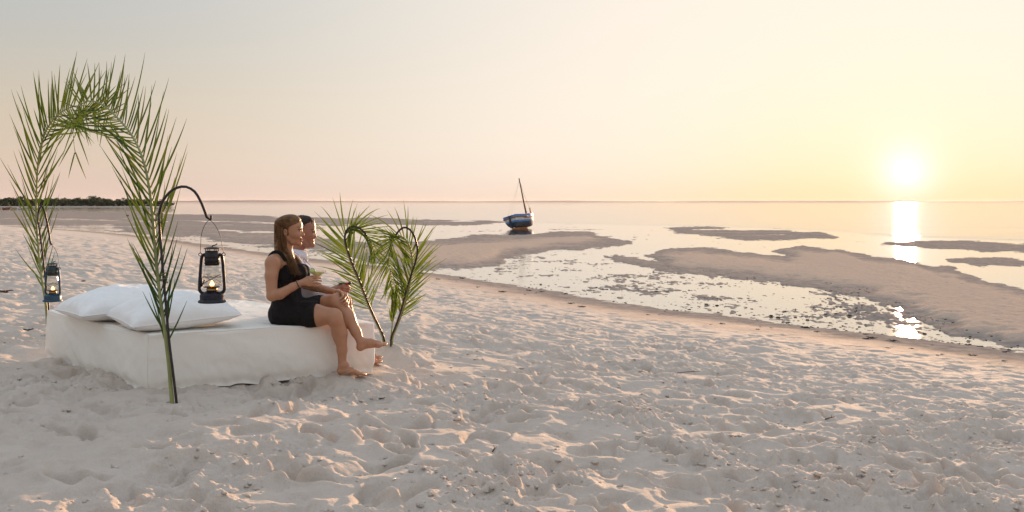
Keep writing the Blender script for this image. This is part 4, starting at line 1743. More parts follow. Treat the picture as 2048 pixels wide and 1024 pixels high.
def fabric_mat(name, c1, c2, wr=0.3):
    m, t, out = mat_new(name)
    tc = t.new('ShaderNodeTexCoord').outputs['Object']
    n = t.noise(tc, 9.0, 4.0, 0.55, 1.2)
    nr = bump(t, t.math('ABSOLUTE', t.math('SUBTRACT', n, 0.5)), wr, 0.03)
    c = t.mix(t.maprange(n, .3, .7), c1, c2)
    p = principled(t, out, c, 0.85, 0.0, 0.2, nr)
    return m


def paint(me, V, spots_tint, spots_dark):
    for nm, spots in (('tint', spots_tint), ('dark', spots_dark)):
        w = np.zeros(len(V))
        for c, r, a in spots:
            q = np.linalg.norm((V - np.array(c)) / np.array(r), axis=1)
            w = np.maximum(w, a * (1 - sstep(0.65, 1.1, q)))
        A = me.attributes.new(nm, 'FLOAT', 'POINT')
        A.data.foreach_set('value', w.astype(np.float32))


def hand(F, wrist, knuckles, mids, tips, rad=(0.0085, 0.0078, 0.0065), palm=0.014, thumb=None, wr=0.021):
    for kn in knuckles:
        F.cone(wrist, kn, palm, 0.0105, 0.012)
    for i in range(len(knuckles) - 1):
        F.cone(knuckles[i], knuckles[i + 1], 0.011, 0.011, 0.008)
    for kn, md, tp in zip(knuckles, mids, tips):
        F.chain([kn, md, tp], rad, 0.003)
    if thumb:
        F.chain(thumb, [0.013, 0.0105, 0.0095, 0.0075][:len(thumb)], 0.006)


# ------------------------------------------------------------------ the woman
YW = 7.66


def w(px, py, y=YW):
    return at(px, py, y)


M_SKIN_W = skin_mat('skin_fair_tan', (0.43, 0.215, 0.125), (0.38, 0.13, 0.10))
M_SKIN_M = skin_mat('skin_sunburnt', (0.33, 0.155, 0.098), (0.27, 0.095, 0.07))
M_DRESS = fabric_mat('black_jersey', (0.009, 0.007, 0.0075), (0.014, 0.011, 0.012), 0.7)
M_SHIRT = fabric_mat('white_cotton_shirt', (0.74, 0.73, 0.78), (0.66, 0.65, 0.71), 0.6)
M_HAIR_W = hair_mat('long_brown_hair', (0.075, 0.036, 0.014), (0.19, 0.095, 0.038))
M_HAIR_M = hair_mat('short_dark_hair', (0.022, 0.014, 0.010), (0.038, 0.024, 0.016))
M_EYE = mat_plain('eye_white', (0.36, 0.32, 0.29), 0.3, vary=0.02)
M_IRIS = mat_plain('iris', (0.03, 0.02, 0.015), 0.2, vary=0.02)
M_BAND = mat_plain('black_hair_tie', (0.015, 0.012, 0.012), 0.7)
M_CLIP = mat_plain('red_hair_clip', (0.30, 0.035, 0.03), 0.5)
M_BEAD = mat_plain('earring_bead', (0.10, 0.04, 0.02), 0.4, metal=0.4)


def head_shape(F, c, s, feat, yw, jaw):
    """c maps (u forward, v up) head units to the world; s half breadth"""


def build_woman():
    hipR, hipL = w(590, 628, 7.56), w(590, 629, 7.76)
    kneR, kneL = w(668.5, 632, 7.47), w(672, 602.5, 7.615)
    calfR, calfL = w(681, 668, 7.49), w(697, 637, 7.57)
    ankR, ankL = w(684.5, 731, 7.50), w(722, 685, 7.53)
    lo = w(505, 760, 7.25)
    lo[1] = 7.25
    hi = w(800, 420, 8.02)
    F = Field((lo[0] - .03, 7.25, lo[2] - 0.06), (hi[0] + 0.02, 8.02, hi[2] + 0.02), 0.0042)
    # trunk
    F.ell(w(574, 627), (0.120, 0.160, 0.108), 0.03)
    F.cone(w(574, 618), w(571, 585), 0.100, 0.092, 0.03)
    F.ell(w(574, 590), (0.090, 0.128, 0.10), 0.03)
    F.ell(w(571, 552), (0.110, 0.142, 0.125), 0.05)
    F.ell(w(568, 526), (0.085, 0.150, 0.060), 0.05)
    F.ell(w(596, 545, 7.585), (0.062, 0.062, 0.062), 0.03)
    F.ell(w(602, 545, 7.735), (0.062, 0.062, 0.062), 0.03)
    # neck
    F.cone(w(568, 515), w(574, 480), 0.058, 0.050, 0.035)
    F.cone(w(566, 512), w(548, 519, 7.52), 0.045, 0.040, 0.03)
    F.cone(w(574, 512), w(586, 519, 7.80), 0.045, 0.040, 0.03)
    # near arm
    shR, elR, wrR = w(546.5, 527, 7.485), w(543.5, 592, 7.415), w(600, 566.5, 7.43)
    F.ell(w(546, 527, 7.485), (0.061, 0.056, 0.062), 0.025)
    F.chain([shR, w(542.5, 552, 7.45), elR], [0.057, 0.047, 0.038], 0.015)
    F.chain([elR, w(560, 588, 7.42), w(585, 574, 7.425), wrR], [0.038, 0.039, 0.030, 0.0235], 0.012)
    kn = [w(619, 556.0, 7.425), w(621.5, 560.5, 7.415), w(621, 565.5, 7.415), w(617.5, 570, 7.42)]
    md = [w(631.5, 555.5, 7.418), w(635, 560.5, 7.408), w(633.5, 565.8, 7.410), w(628, 570.5, 7.417)]
    tp = [w(641, 556.5, 7.440), w(643.5, 562, 7.436), w(641.5, 567.3, 7.436), w(635, 572, 7.437)]
    hand(F, w(604, 565, 7.43), kn, md, tp, (0.0088, 0.0080, 0.0068), 0.017,
         [w(606, 561, 7.445), w(615, 555, 7.468), w(624, 553.5, 7.480), w(631, 554, 7.482)])
    # far arm, reaching over to the crossed knee
    shL, elL, wrL = w(588, 525, 7.81), w(611, 569, 7.845), w(668, 583, 7.70)
    F.ell(w(587, 527, 7.80), (0.058, 0.055, 0.060), 0.03)
    F.chain([shL, w(601, 548, 7.835), elL], [0.050, 0.043, 0.036], 0.015)
    F.chain([elL, w(628, 573.5, 7.81), w(655, 580.5, 7.735), wrL], [0.036, 0.036, 0.028, 0.023], 0.012)
    kn = [w(688, 586.5, 7.60), w(692, 591, 7.605), w(694.5, 596.5, 7.615), w(696.5, 602, 7.625)]
    md = [w(685, 593.5, 7.550), w(688.5, 599, 7.548), w(691.5, 604, 7.553), w(695, 608, 7.570)]
    tp = [w(680.5, 598, 7.535), w(683, 603, 7.533), w(687, 607.5, 7.535), w(692, 611, 7.547)]
    hand(F, w(676, 583, 7.665), kn, md, tp, (0.0090, 0.0082, 0.0070), 0.015, [w(676, 582, 7.65), w(681, 583.5, 7.60), w(684, 586.5, 7.575), w(684.5, 590, 7.555)])
    # legs
    F.chain([hipR, w(630, 631, 7.52), kneR], [0.100, 0.082, 0.057], 0.03)
    F.chain([kneR, w(671, 640, 7.468), calfR, w(684, 700, 7.50), ankR], [0.055, 0.054, 0.0495, 0.037, 0.0285], 0.02)
    F.ell(w(677, 664, 7.505), (0.047, 0.047, 0.085), 0.03)
    F.chain([hipL, w(634, 614, 7.70), kneL], [0.095, 0.076, 0.056], 0.03)
    F.chain([kneL, w(679, 608, 7.60), calfL, w(712, 664, 7.545), ankL], [0.056, 0.054, 0.050, 0.037, 0.0285], 0.02)
    F.ell(w(692, 640, 7.585), (0.047, 0.047, 0.080), 0.03, Matrix.Rotation(math.radians(-28), 3, 'Y').transposed())
    # near foot flat on the sand
    F.chain([ankR, w(682, 741, 7.50)], [0.029, 0.030], 0.015)
    F.chain([w(683, 742, 7.50), w(702, 742, 7.49), w(716, 747, 7.485)], [0.028, 0.026, 0.020], 0.015)
    F.ell(w(690, 730.5, 7.50), (0.030, 0.028, 0.026), 0.02)
    for j in range(5):
        yy = 7.455 + j * 0.0165
        F.chain([w(714 + j * 0.4, 746.5, yy + .004), w(722.5 + 2.5 * j - 0.5 * j * j * .6, 747.5, yy), w(726.5 + 2.8 * j - 0.6 * j * j * .7, 749, yy)], [0.0125, 0.0095 + 0.0008 * j, 0.0085 + 0.0009 * j], 0.004)
    # raised foot
    F.chain([ankL, w(720.5, 694.5, 7.53)], [0.029, 0.029], 0.015)
    F.chain([w(722, 693, 7.53), w(740, 688, 7.53), w(757, 689.5, 7.53)], [0.028, 0.028, 0.023], 0.015)
    F.chain([w(726, 683, 7.53), w(742, 684, 7.53), w(760, 688, 7.53)], [0.028, 0.025, 0.021], 0.012)
    for j in range(5):
        yy = 7.565 - j * 0.0165
        x1, x2 = 768.0 + 1.0 * j - 0.65 * j * j, 772.5 + 0.8 * j - 0.8 * j * j
        F.chain([w(755, 689, yy), w(x1, 687.0 + 0.7 * j, yy), w(x2, 687.5 + 1.0 * j, yy)], [0.0155, 0.0125 - 0.0007 * j, 0.0115 - 0.0008 * j], 0.004)
    # head
    F.ell(w(577.5, 456), (0.094, 0.074, 0.094), 0.02)
    F.ell(w(588.5, 466), (0.058, 0.058, 0.074), 0.025)
    F.ell(w(587, 450), (0.066, 0.066, 0.052), 0.03)
    F.chain([w(572.5, 474, 7.612), w(584.5, 484.5, 7.630), w(597.0, 487.5, 7.652)], [0.016, 0.0145, 0.0135], 0.018)
    F.chain([w(572.5, 474, 7.708), w(584.5, 484.5, 7.690), w(597.0, 487.5, 7.668)], [0.016, 0.0145, 0.0135], 0.018)
    F.ell(w(592, 479.5), (0.035, 0.040, 0.034), 0.02)
    F.ell(w(594.5, 470.5, 7.627), (0.026, 0.022, 0.024), 0.02)
    F.ell(w(594.5, 470.5, 7.693), (0.026, 0.022, 0.024), 0.02)
    F.cone(w(601.0, 460.5), w(607.3, 469.0), 0.0080, 0.0080, 0.008)
    F.cone(w(604.5, 470.5, 7.650), w(604.5, 470.5, 7.670), 0.0070, 0.0070, 0.006)
    F.cone(w(603.2, 477.8, 7.645), w(603.2, 477.8, 7.675), 0.0070, 0.0070, 0.003)
    F.cone(w(602.6, 481.8, 7.647), w(602.6, 481.8, 7.673), 0.0072, 0.0072, 0.003)
    F.ell(w(599.5, 488), (0.017, 0.019, 0.016), 0.012)
    F.ell(w(602.0, 460.3, 7.622), (0.012, 0.016, 0.0085), 0.006, cut=True)      # eye hollow
    F.ell(w(602.0, 460.3, 7.698), (0.012, 0.016, 0.0085), 0.006, cut=True)
    F.cone(w(599.0, 456.3, 7.615), w(602.2, 456.0, 7.645), 0.008, 0.008, 0.010)
    F.cone(w(599.0, 456.3, 7.705), w(602.2, 456.0, 7.675), 0.008, 0.008, 0.010)
    # ear
    F.ell(w(570.0, 465, 7.578), (0.018, 0.010, 0.030), 0.006)
    F.ell(w(571.0, 465, 7.569), (0.0095, 0.006, 0.018), 0.004, cut=True)
    # her dress hides the trunk
    V, Q = F.mesh(1)
    me = np_mesh('person', V, Q)
    paint(me, V, [(w(603.6, 478.0), (0.013, 0.026, 0.0075), 1.0), (w(603, 481.8), (0.013, 0.024, 0.0080), 1.0), (w(594, 473, 7.61), (0.03, 0.03, 0.025), 0.15)],
          [(w(598, 454.2, 7.615), (0.024, 0.03, 0.0042), 0.6), (w(599.5, 459.3, 7.615), (0.014, 0.03, 0.0042), 1.0), (w(605, 473.2, 7.648), (0.004, 0.006, 0.003), 0.5)])
    root = link('person', me, M_SKIN_W)
    tag(root, 'woman in a black sleeveless dress sitting with legs crossed, holding a drink', 'person')
    # eye
    for yy in (7.618, 7.702):
        e = MB()
        c = w(598.6, 460.8, yy)
        e.lathe([(0.0005, -0.0055), (0.006, -0.0038), (0.0082, 0), (0.006, 0.0030), (0.0005, 0.0042)], c, 12)
        eo = e.build('eye', M_EYE, root)
        e = MB()
        e.lathe([(0.0005, -0.0045), (0.0046, -0.003), (0.0048, 0.002), (0.0005, 0.0040)], c + np.array([0.0046, -0.0042 if yy < 7.66 else 0.001, 0]), 10)
        e.build('iris', M_IRIS, eo)
    # dress
    D = Field((lo[0] - .03, 7.30, lo[2] + 0.25), (w(660, 500)[0], 8.02, w(600, 485)[2]), 0.0050)
    g = 0.010
    D.ell(w(573, 628), (0.128 + g, 0.168 + g, 0.110 + g), 0.03)
    D.cone(w(574, 618), w(571, 585), 0.100 + g, 0.092 + g, 0.03)
    D.ell(w(574, 590), (0.090 + g, 0.128 + g, 0.10 + g), 0.04)
    D.ell(w(571, 552), (0.110 + g, 0.142 + g, 0.125 + g), 0.05)
    D.ell(w(568, 528), (0.082 + g, 0.140, 0.052 + g), 0.04)
    D.ell(w(596, 545, 7.585), (0.062 + g, 0.062 + g, 0.062 + g), 0.03)
    D.ell(w(602, 545, 7.735), (0.062 + g, 0.062 + g, 0.062 + g), 0.03)
    D.chain([hipR, w(630, 631, 7.52), w(655, 632, 7.49)], [0.106, 0.090, 0.078], 0.05)
    D.chain([hipL, w(634, 614, 7.70), w(658, 607, 7.65)], [0.100, 0.083, 0.073], 0.03)
    D.cone(w(600, 622, 7.66), w(650, 622, 7.60), 0.095, 0.075, 0.05)
    # neckline and armholes
    D.cone(w(577, 496), w(590, 512, 7.66), 0.066, 0.075, 0.008, True)
    D.cone(w(590, 512, 7.66), w(612, 531, 7.67), 0.075, 0.035, 0.008, True)
    D.cone(w(556, 494), w(553, 508), 0.055, 0.060, 0.008, True)
    D.half(w(640.5, 622, 7.60), (1.0, -0.10, 0.085))
    D.half((0, 0, BED_TOP - 0.022), (0, 0, -1))
    V2, Q2 = D.mesh(2)
    # soft folds in the jersey
    fx = fbm(V2[:, 0] * 9 + V2[:, 2] * 6, V2[:, 1] * 14, 3)
    fx = 0.6 * fx + 1.1 * (0.3 - np.abs(pnoise(V2[:, 0] * 11 + V2[:, 2] * 9, V2[:, 2] * 7 - V2[:, 0] * 5)))
    V2[:, 1] -= 0.008 * fx
    V2[:, 2] += 0.004 * fbm(V2[:, 0] * 14, V2[:, 1] * 12 + V2[:, 2] * 9, 3)
    link('dress', np_mesh('dress', V2, Q2), M_DRESS, root)
    st = MB()                                   # shoulder straps
    for y0, dx in ((7.545, 0), (7.775, 20)):
        st.tube(spline([w(534 + dx, 533, y0 - .01), w(540 + dx, 513, y0), w(550 + dx, 504.5, y0), w(562 + dx, 509, y0), w(572 + dx, 523, y0 - .01)], 16), 0.016, 8, flat=0.45)
    st.build('strap', M_DRESS, root)
    # hair: a smooth under-layer and many strands
    H = Field(w(540, 560, 7.5) - np.array([0, 0.02, 0.02]), w(620, 420, 7.85), 0.0050)
    H.F[:] = 0.5
    H.ell(w(574.5, 455.5), (0.096, 0.0800, 0.1000), 0.02)
    H.ell(w(585, 445), (0.068, 0.076, 0.062), 0.02)
    H.cone(w(603, 474, 7.66), w(594.5, 461, 7.66), 0.10, 0.040, 0.010, True)
    H.cone(w(590, 485, 7.57), w(586, 462, 7.57), 0.050, 0.040, 0.010, True)
    H.cone(w(590, 485, 7.75), w(586, 462, 7.75), 0.050, 0.040, 0.010, True)
    H.cone(w(600, 452.5, 7.66), w(612, 455, 7.66), 0.040, 0.06, 0.010, True)
    H.ell(w(570, 466, 7.565), (0.022, 0.022, 0.032), 0.006, cut=True)
    H.chain([w(559, 452), w(557.5, 475), w(560, 497)], [0.048, 0.048, 0.050], 0.03)
    H.chain([w(560, 495, 7.61), w(572, 515, 7.575), w(584, 532, 7.545), w(594, 546, 7.53)], [0.040, 0.032, 0.022, 0.010], 0.02)
    H.chain([w(566, 495, 7.70), w(582, 512, 7.715), w(595, 530, 7.71), w(602, 546, 7.70)], [0.036, 0.026, 0.018, 0.008], 0.02)
    V3, Q3 = H.mesh(2)
    hair = link('hair', np_mesh('hair', V3, Q3), M_HAIR_W, root)
    rg = np.random.default_rng(9)
    sm = MB()

    def strand(pts, r, jit):
        P = spline([p + rg.normal(0, jit, 3) * (1 if i else 0.3) for i, p in enumerate(pts)], 16)
        q = np.linspace(0, 1, 16)
        sm.tube(P, [r * (1 - 0.75 * f) + 0.0003 for f in q], 4, False)

    def surf(px, py, side):
        """a point on the outside of the head of hair"""
        c = w(574.5, 455.5)
        d = w(px, py) - c
        q = (d[0] / 0.101) ** 2 + (d[2] / 0.105) ** 2
        yy = 0.087 * math.sqrt(max(0.0, 1 - q)) * side
        if q > 1:
            k = 1 / math.sqrt(q)
            d = d * k
        return c + np.array([d[0], yy, d[2]])
    for k in range(420):                        # swept back from the brow to the crown
        side = -1 if rg.random() < 0.62 else 1
        f = rg.random()
        a = np.array([596 - 22 * f + rg.normal(0, 1.0), 440 + 13 * f ** 1.2 * 1.0 - 4 * math.sin(f * 3.14) + rg.normal(0, 1.2)])
        if f > 0.5 and side < 0:
            a = np.array([590 - 17 * (f - .5) * 2, 449 + 8 * (f - .5) * 2])
        b = np.array([573 - 4 * f, 436 + 13 * f])
        c = np.array([556 - 1.5 * f, 447 + 12 * f])
        pts = [surf(*a, side), surf(*((a + b) / 2 + [0, -1.5]), side), surf(*b, side), surf(*((b + c) / 2 + [0, -.5]), side), surf(*c, side),
               w(553.5 + 2 * f, 470 + 4 * f, YW + side * 0.05 * rg.random()), w(555 + 6 * rg.random(), 492, YW + side * 0.05 * rg.random())]
        strand(pts, 0.0020, 0.0040)
    for k in range(340):                        # the long lengths
        g = rg.random()
        e = rg.normal(0, 1, 2)
        near = rg.random() < 0.6
        y0 = 7.60 + 0.03 * e[0] if near else 7.70 + 0.03 * e[0]
        o = rg.normal(0, 5.0)
        pts = [w(556 + 9 * g, 452 + 4 * g, y0 - (0.02 if near else -0.02)), w(555.5 + 11 * g, 472, y0 - (0.015 if near else -.015)), w(557 + 13 * g + .2 * o, 492, y0)]
        if near:
            pts += [w(568 + 12 * g + .5 * o, 512, 7.565 + .012 * e[1]), w(580 + 10 * g + .7 * o, 529, 7.535 + .012 * e[1]), w(591 + 7 * g + .8 * o, 546 + 5 * rg.random(), 7.515 + .012 * e[1])]
        else:
            pts += [w(576 + 11 * g + .5 * o, 510, 7.70 + .02 * e[1]), w(591 + 8 * g + .6 * o, 528, 7.70 + .02 * e[1]), w(599 + 7 * g + .7 * o, 546 + 6 * rg.random(), 7.69 + .02 * e[1])]
        strand(pts, 0.0019, 0.0060)
    sm.build('strand', M_HAIR_W, hair)
    b = MB()
    b.tube(spline([w(554.5, 448, 7.585), w(552.5, 452, 7.60), w(552.5, 456, 7.605)], 6), 0.007, 6)
    b.build('hair_clip', M_CLIP, root)
    b = MB()
    b.lathe([(0.0005, 0), (0.003, 0.003), (0.0005, 0.006)], w(573.2, 475.5, 7.563), 8)
    b.tube([w(573.2, 475, 7.563), w(573.3, 484, 7.561)], 0.0009, 5)
    b.lathe([(0.0005, 0), (0.0032, 0.012), (0.0026, 0.026), (0.0005, 0.036)], w(573.3, 493, 7.561), 8)
    b.build('earring', M_BEAD, root)
    b = MB()
    ax = (w(604, 565, 7.43) - w(590, 571.5, 7.427))
    ax /= np.linalg.norm(ax)
    u = np.cross(ax, [0, 1, 0])
    u /= np.linalg.norm(u)
    v = np.cross(ax, u)
    cc = w(596.5, 568.3, 7.4285)
    b.tube([cc + (u * math.cos(t) + v * math.sin(t)) * 0.0295 for t in np.linspace(0, 2 * math.pi, 25)], 0.0034, 6, False)
    b.build('wrist_band', M_BAND, root)


build_woman()

# ------------------------------------------------------------------ the man
YM = 8.15


def mm(px, py, y=YM):
    return at(px, py, y)


def build_man():
    lo, hi = mm(540, 745, 7.8), mm(790, 420, 8.5)
    F = Field((lo[0] - .05, 7.80, lo[2] - .02), (hi[0], 8.50, hi[2] + .03), 0.0050)
    # trunk
    F.ell(mm(592, 625), (0.13, 0.17, 0.12), 0.03)
    F.cone(mm(590, 618), mm(588, 580), 0.12, 0.115, 0.04)
    F.ell(mm(588, 548), (0.125, 0.165, 0.14), 0.05)
    F.cone(mm(592, 515), mm(597, 488), 0.060, 0.057, 0.03)
    F.cone(mm(592, 515), mm(582, 522, 7.99), 0.05, 0.055, 0.03)
    F.cone(mm(592, 515), mm(596, 522, 8.31), 0.05, 0.055, 0.03)
    # near arm with the glass
    F.chain([mm(583, 525, 7.97), mm(590, 560, 7.93), mm(602, 590, 7.92)], [0.062, 0.052, 0.046], 0.02)
    F.chain([mm(602, 590, 7.92), mm(630, 588, 7.91), mm(664, 580, 7.92)], [0.047, 0.045, 0.027], 0.02)
    kn = [mm(686, 570.5, 7.905), mm(688, 575, 7.90), mm(688, 580, 7.90), mm(685, 585, 7.905)]
    md = [mm(696, 571.5, 7.905), mm(698, 576.5, 7.90), mm(697, 581.5, 7.90), mm(692, 586, 7.905)]
    tp = [mm(699.5, 575, 7.93), mm(700, 580, 7.93), mm(698, 584.5, 7.93), mm(693, 588, 7.93)]
    hand(F, mm(669, 579, 7.92), kn, md, tp, (0.0100, 0.0092, 0.0080), 0.020, [mm(671, 574, 7.93), mm(680, 570, 7.955), mm(690, 570, 7.965)])
    # far arm resting on his thigh
    F.chain([mm(597, 525, 8.33), mm(606, 560, 8.37), mm(622, 590, 8.36)], [0.062, 0.052, 0.046], 0.02)
    F.chain([mm(622, 590, 8.36), mm(648, 594, 8.30), mm(668, 596, 8.26)], [0.046, 0.040, 0.028], 0.02)
    hand(F, mm(671, 596.5, 8.25), [mm(685, 595, 8.21), mm(686, 595, 8.23), mm(686, 595.5, 8.25), mm(685, 596, 8.27)],
         [mm(693, 598, 8.205), mm(695, 598, 8.23), mm(695, 598.5, 8.25), mm(692, 599, 8.275)], [mm(698, 603, 8.20), mm(700, 603, 8.23), mm(700, 603, 8.25), mm(696, 603, 8.28)], (0.0100, 0.0092, 0.0080), 0.020)
    # legs
    for y0, dx in ((8.04, 0.0), (8.26, 2.0)):
        F.chain([mm(600, 622, y0), mm(645, 612, y0), mm(688 + dx, 604, y0)], [0.105, 0.088, 0.060], 0.03)
        F.chain([mm(688 + dx, 604, y0), mm(691 + dx, 620, y0), mm(698 + dx, 645, y0), mm(709 + dx, 690, y0), mm(712 + dx, 712, y0)], [0.058, 0.056, 0.055, 0.040, 0.033], 0.02)
        gx = mm(711 + dx, 714, y0)
        zg = 0.03
        F.chain([(gx[0], y0, gx[2]), (gx[0] - 0.03, y0, zg + .005), ], [0.034, 0.032], 0.015)
        F.chain([(gx[0] - 0.03, y0, zg + .004), (gx[0] + 0.08, y0, zg + 0.008), (gx[0] + 0.15, y0, zg - 0.006)], [0.030, 0.030, 0.022], 0.015)
        for j in range(5):
            yy = y0 - 0.036 + j * 0.018
            F.chain([(gx[0] + 0.13, yy, zg - .008), (gx[0] + 0.170 + 0.012 * j - 0.002 * j * j, yy, zg - .012), (gx[0] + 0.188 + 0.012 * j - 0.002 * j * j, yy, zg - .016)], [0.014, 0.0105, 0.0095], 0.004)
    # head
    F.ell(mm(604.5, 458), (0.098, 0.078, 0.098), 0.02)
    F.ell(mm(614.5, 466), (0.066, 0.066, 0.085), 0.03)
    F.ell(mm(616, 449), (0.056, 0.062, 0.045), 0.03)
    for sgn in (-1, 1):
        F.chain([mm(602, 481, YM + sgn * 0.056), mm(613, 491, YM + sgn * 0.034), mm(624, 490.0, YM + sgn * 0.010)], [0.022, 0.020, 0.018], 0.02)
        F.ell(mm(620, 470, YM + sgn * 0.036), (0.026, 0.022, 0.024), 0.02)
        F.cone(mm(625.5, 461.0, YM + sgn * 0.044), mm(628.6, 460.5, YM + sgn * 0.014), 0.009, 0.009, 0.010)
        F.ell(mm(628.5, 465.2, YM + sgn * 0.036), (0.012, 0.016, 0.009), 0.006, cut=True)
        F.ell(mm(597.5, 468, YM + sgn * 0.080), (0.020, 0.011, 0.033), 0.006)
    F.ell(mm(617, 483), (0.044, 0.046, 0.038), 0.02)
    F.cone(mm(627.5, 463.5), mm(631.2, 473.2), 0.0090, 0.0098, 0.010)
    F.cone(mm(629, 474.5, YM - .012), mm(629, 474.5, YM + .012), 0.0078, 0.0078, 0.006)
    F.cone(mm(626.2, 481.3, YM - .018), mm(626.2, 481.3, YM + .018), 0.0070, 0.0070, 0.005)
    F.cone(mm(625.6, 484.4, YM - .016), mm(625.6, 484.4, YM + .016), 0.0075, 0.0075, 0.005)
    F.ell(mm(624.5, 490), (0.019, 0.022, 0.018), 0.012)
    V, Q = F.mesh(1)
    me = np_mesh('person', V, Q)
    paint(me, V, [(mm(627, 481.3), (0.012, 0.026, 0.006), 0.7), (mm(626.6, 484.4), (0.012, 0.024, 0.007), 0.7)],
          [(mm(625.5, 458.8, YM - .036), (0.026, 0.03, 0.0065), 0.85), (mm(626, 463.6, YM - .036), (0.014, 0.025, 0.0045), 0.75), (mm(612, 487, YM - .04), (0.05, 0.05, 0.035), 0.10)])
    root = link('person', me, M_SKIN_M)
    tag(root, 'dark-haired man in a white collared shirt sitting close behind the woman', 'person')
    for sgn in (-1, 1):
        e = MB()
        c = mm(625.0, 465.6, YM + sgn * 0.038)
        e.lathe([(0.0005, -0.0055), (0.006, -0.0038), (0.0080, 0), (0.006, 0.0030), (0.0005, 0.0040)], c, 12)
        eo = e.build('eye', M_EYE, root)
        e = MB()
        e.lathe([(0.0005, -0.0045), (0.0042, -0.002), (0.0042, 0.002), (0.0005, 0.0045)], c + np.array([0.0044, -0.0042 if sgn < 0 else 0.001, 0]), 10)
        e.build('iris', M_IRIS, eo)
    # hair
    H = Field(mm(570, 500, 8.0), mm(645, 420, 8.3), 0.0045)
    H.ell(mm(603.5, 455.5), (0.100, 0.0825, 0.102), 0.02)
    H.ell(mm(613.5, 444.5), (0.062, 0.066, 0.046), 0.02)
    H.cone(mm(630, 478), mm(620, 462), 0.10, 0.058, 0.008, True)
    H.cone(mm(627.5, 456), mm(640, 460), 0.034, 0.06, 0.006, True)
    for sgn in (-1, 1):
        H.cone(mm(615, 485, YM + sgn * .09), mm(614, 455, YM + sgn * .09), 0.045, 0.030, 0.008, True)
        H.ell(mm(598.5, 471, YM + sgn * .09), (0.024, 0.03, 0.036), 0.006, cut=True)
    H.half(mm(600, 489, 8.15), (0.3, 0, -1))
    V3, Q3 = H.mesh(1)
    V3 += 0.0050 * np.stack([fbm(V3[:, 2] * 70 + V3[:, 0] * 20, V3[:, 1] * 70, 2), fbm(V3[:, 0] * 80, V3[:, 2] * 50, 2), fbm(V3[:, 0] * 70, V3[:, 1] * 70, 2)], axis=1)
    link('hair', np_mesh('hair', V3, Q3), M_HAIR_M, root)
    # shirt
    S = Field((lo[0] - .05, 7.82, lo[2] + .3), (mm(672, 500)[0], 8.5, mm(600, 485)[2]), 0.0050)
    g = 0.016
    S.ell(mm(593, 622), (0.155, 0.185, 0.12), 0.03)
    S.cone(mm(592, 615), mm(589, 580), 0.14, 0.132, 0.04)
    S.ell(mm(592, 550), (0.125 + g, 0.165 + g, 0.145), 0.05)
    S.cone(mm(592, 517), mm(582, 524, 7.99), 0.05 + g, 0.055 + g, 0.03)
    S.cone(mm(592, 517), mm(596, 524, 8.31), 0.05 + g, 0.055 + g, 0.03)
    S.chain([mm(583, 525, 7.97), mm(590, 560, 7.93), mm(602, 590, 7.92)], [0.076, 0.068, 0.062], 0.02)
    S.chain([mm(602, 590, 7.92), mm(630, 588, 7.91), mm(658, 580.5, 7.92)], [0.063, 0.058, 0.040], 0.02)
    S.chain([mm(597, 525, 8.33), mm(606, 560, 8.37), mm(622, 590, 8.36)], [0.076, 0.066, 0.060], 0.02)
    S.cone(mm(600, 603, 8.12), mm(632, 596, 8.10), 0.110, 0.070, 0.03)
    S.cone(mm(600, 488), mm(606, 506), 0.060, 0.060, 0.006, True)
    S.cone(mm(606, 506), mm(618, 528), 0.055, 0.018, 0.006, True)
    V2, Q2 = S.mesh(2)
    V2[:, 1] += 0.006 * fbm(V2[:, 0] * 10 + V2[:, 2] * 5, V2[:, 2] * 12, 3)
    V2[:, 0] += 0.005 * fbm(V2[:, 1] * 12 + V2[:, 2] * 7, V2[:, 2] * 13 + 5, 3)
    shirt = link('shirt', np_mesh('shirt', V2, Q2), M_SHIRT, root)
    c = MB()                                    # stand-up collar with its points
    for sgn in (-1, 1):
        rows = []
        for f in np.linspace(0, 1, 10):
            a = math.pi * (1 - f)
            x = 0.066 * math.cos(a)
            y = 0.066 * math.sin(a) * sgn
            bx = mm(597, 500)
            top = np.array([bx[0] + x * 0.90 + 0.004, YM + y * .95, bx[2] + 0.020 - 0.030 * f])
            low = np.array([bx[0] + x * 1.12 + 0.006 * f, YM + y * 1.25 + (0.020 * sgn * f), bx[2] - 0.026 - 0.034 * f - 0.028 * f * f])
            rows += [top, (top + low) / 2 + np.array([0.006 * math.cos(a), 0.006 * sgn, 0.004]), low]
        c.add(rows, [(i * 3 + j, (i + 1) * 3 + j, (i + 1) * 3 + j + 1, i * 3 + j + 1) for i in range(9) for j in range(2)])
    co = c.build('collar', M_SHIRT, shirt)
    md_ = co.modifiers.new('thick', 'SOLIDIFY')
    md_.thickness = 0.003
    c = MB()
    ax = mm(664, 580, 7.92) - mm(650, 582.8, 7.917)
    P = [mm(652, 582.2, 7.918) + ax * f for f in (0, 0.35, 0.75, 0.8)]
    c.tube(P, [0.045, 0.043, 0.039, 0.034], 16)
    c.build('cuff', M_SHIRT, shirt)
    # shorts
    T = Field((lo[0] - .05, 7.82, BED_TOP - .1), (mm(690, 500)[0], 8.5, mm(600, 560)[2]), 0.0060)
    T.ell(mm(592, 627), (0.155, 0.185, 0.11), 0.03)
    for y0 in (8.04, 8.26):
        T.chain([mm(600, 622, y0), mm(645, 612, y0), mm(672, 607, y0)], [0.118, 0.100, 0.082], 0.03)
    T.half(mm(668, 607, 8.15), (1, 0, 0.1))
    T.half((0, 0, BED_TOP - 0.02), (0, 0, -1))
    V4, Q4 = T.mesh(2)
    link('shorts', np_mesh('shorts', V4, Q4), fabric_mat('khaki_cotton', (0.30, 0.25, 0.19), (0.25, 0.21, 0.16)), root)


build_man()

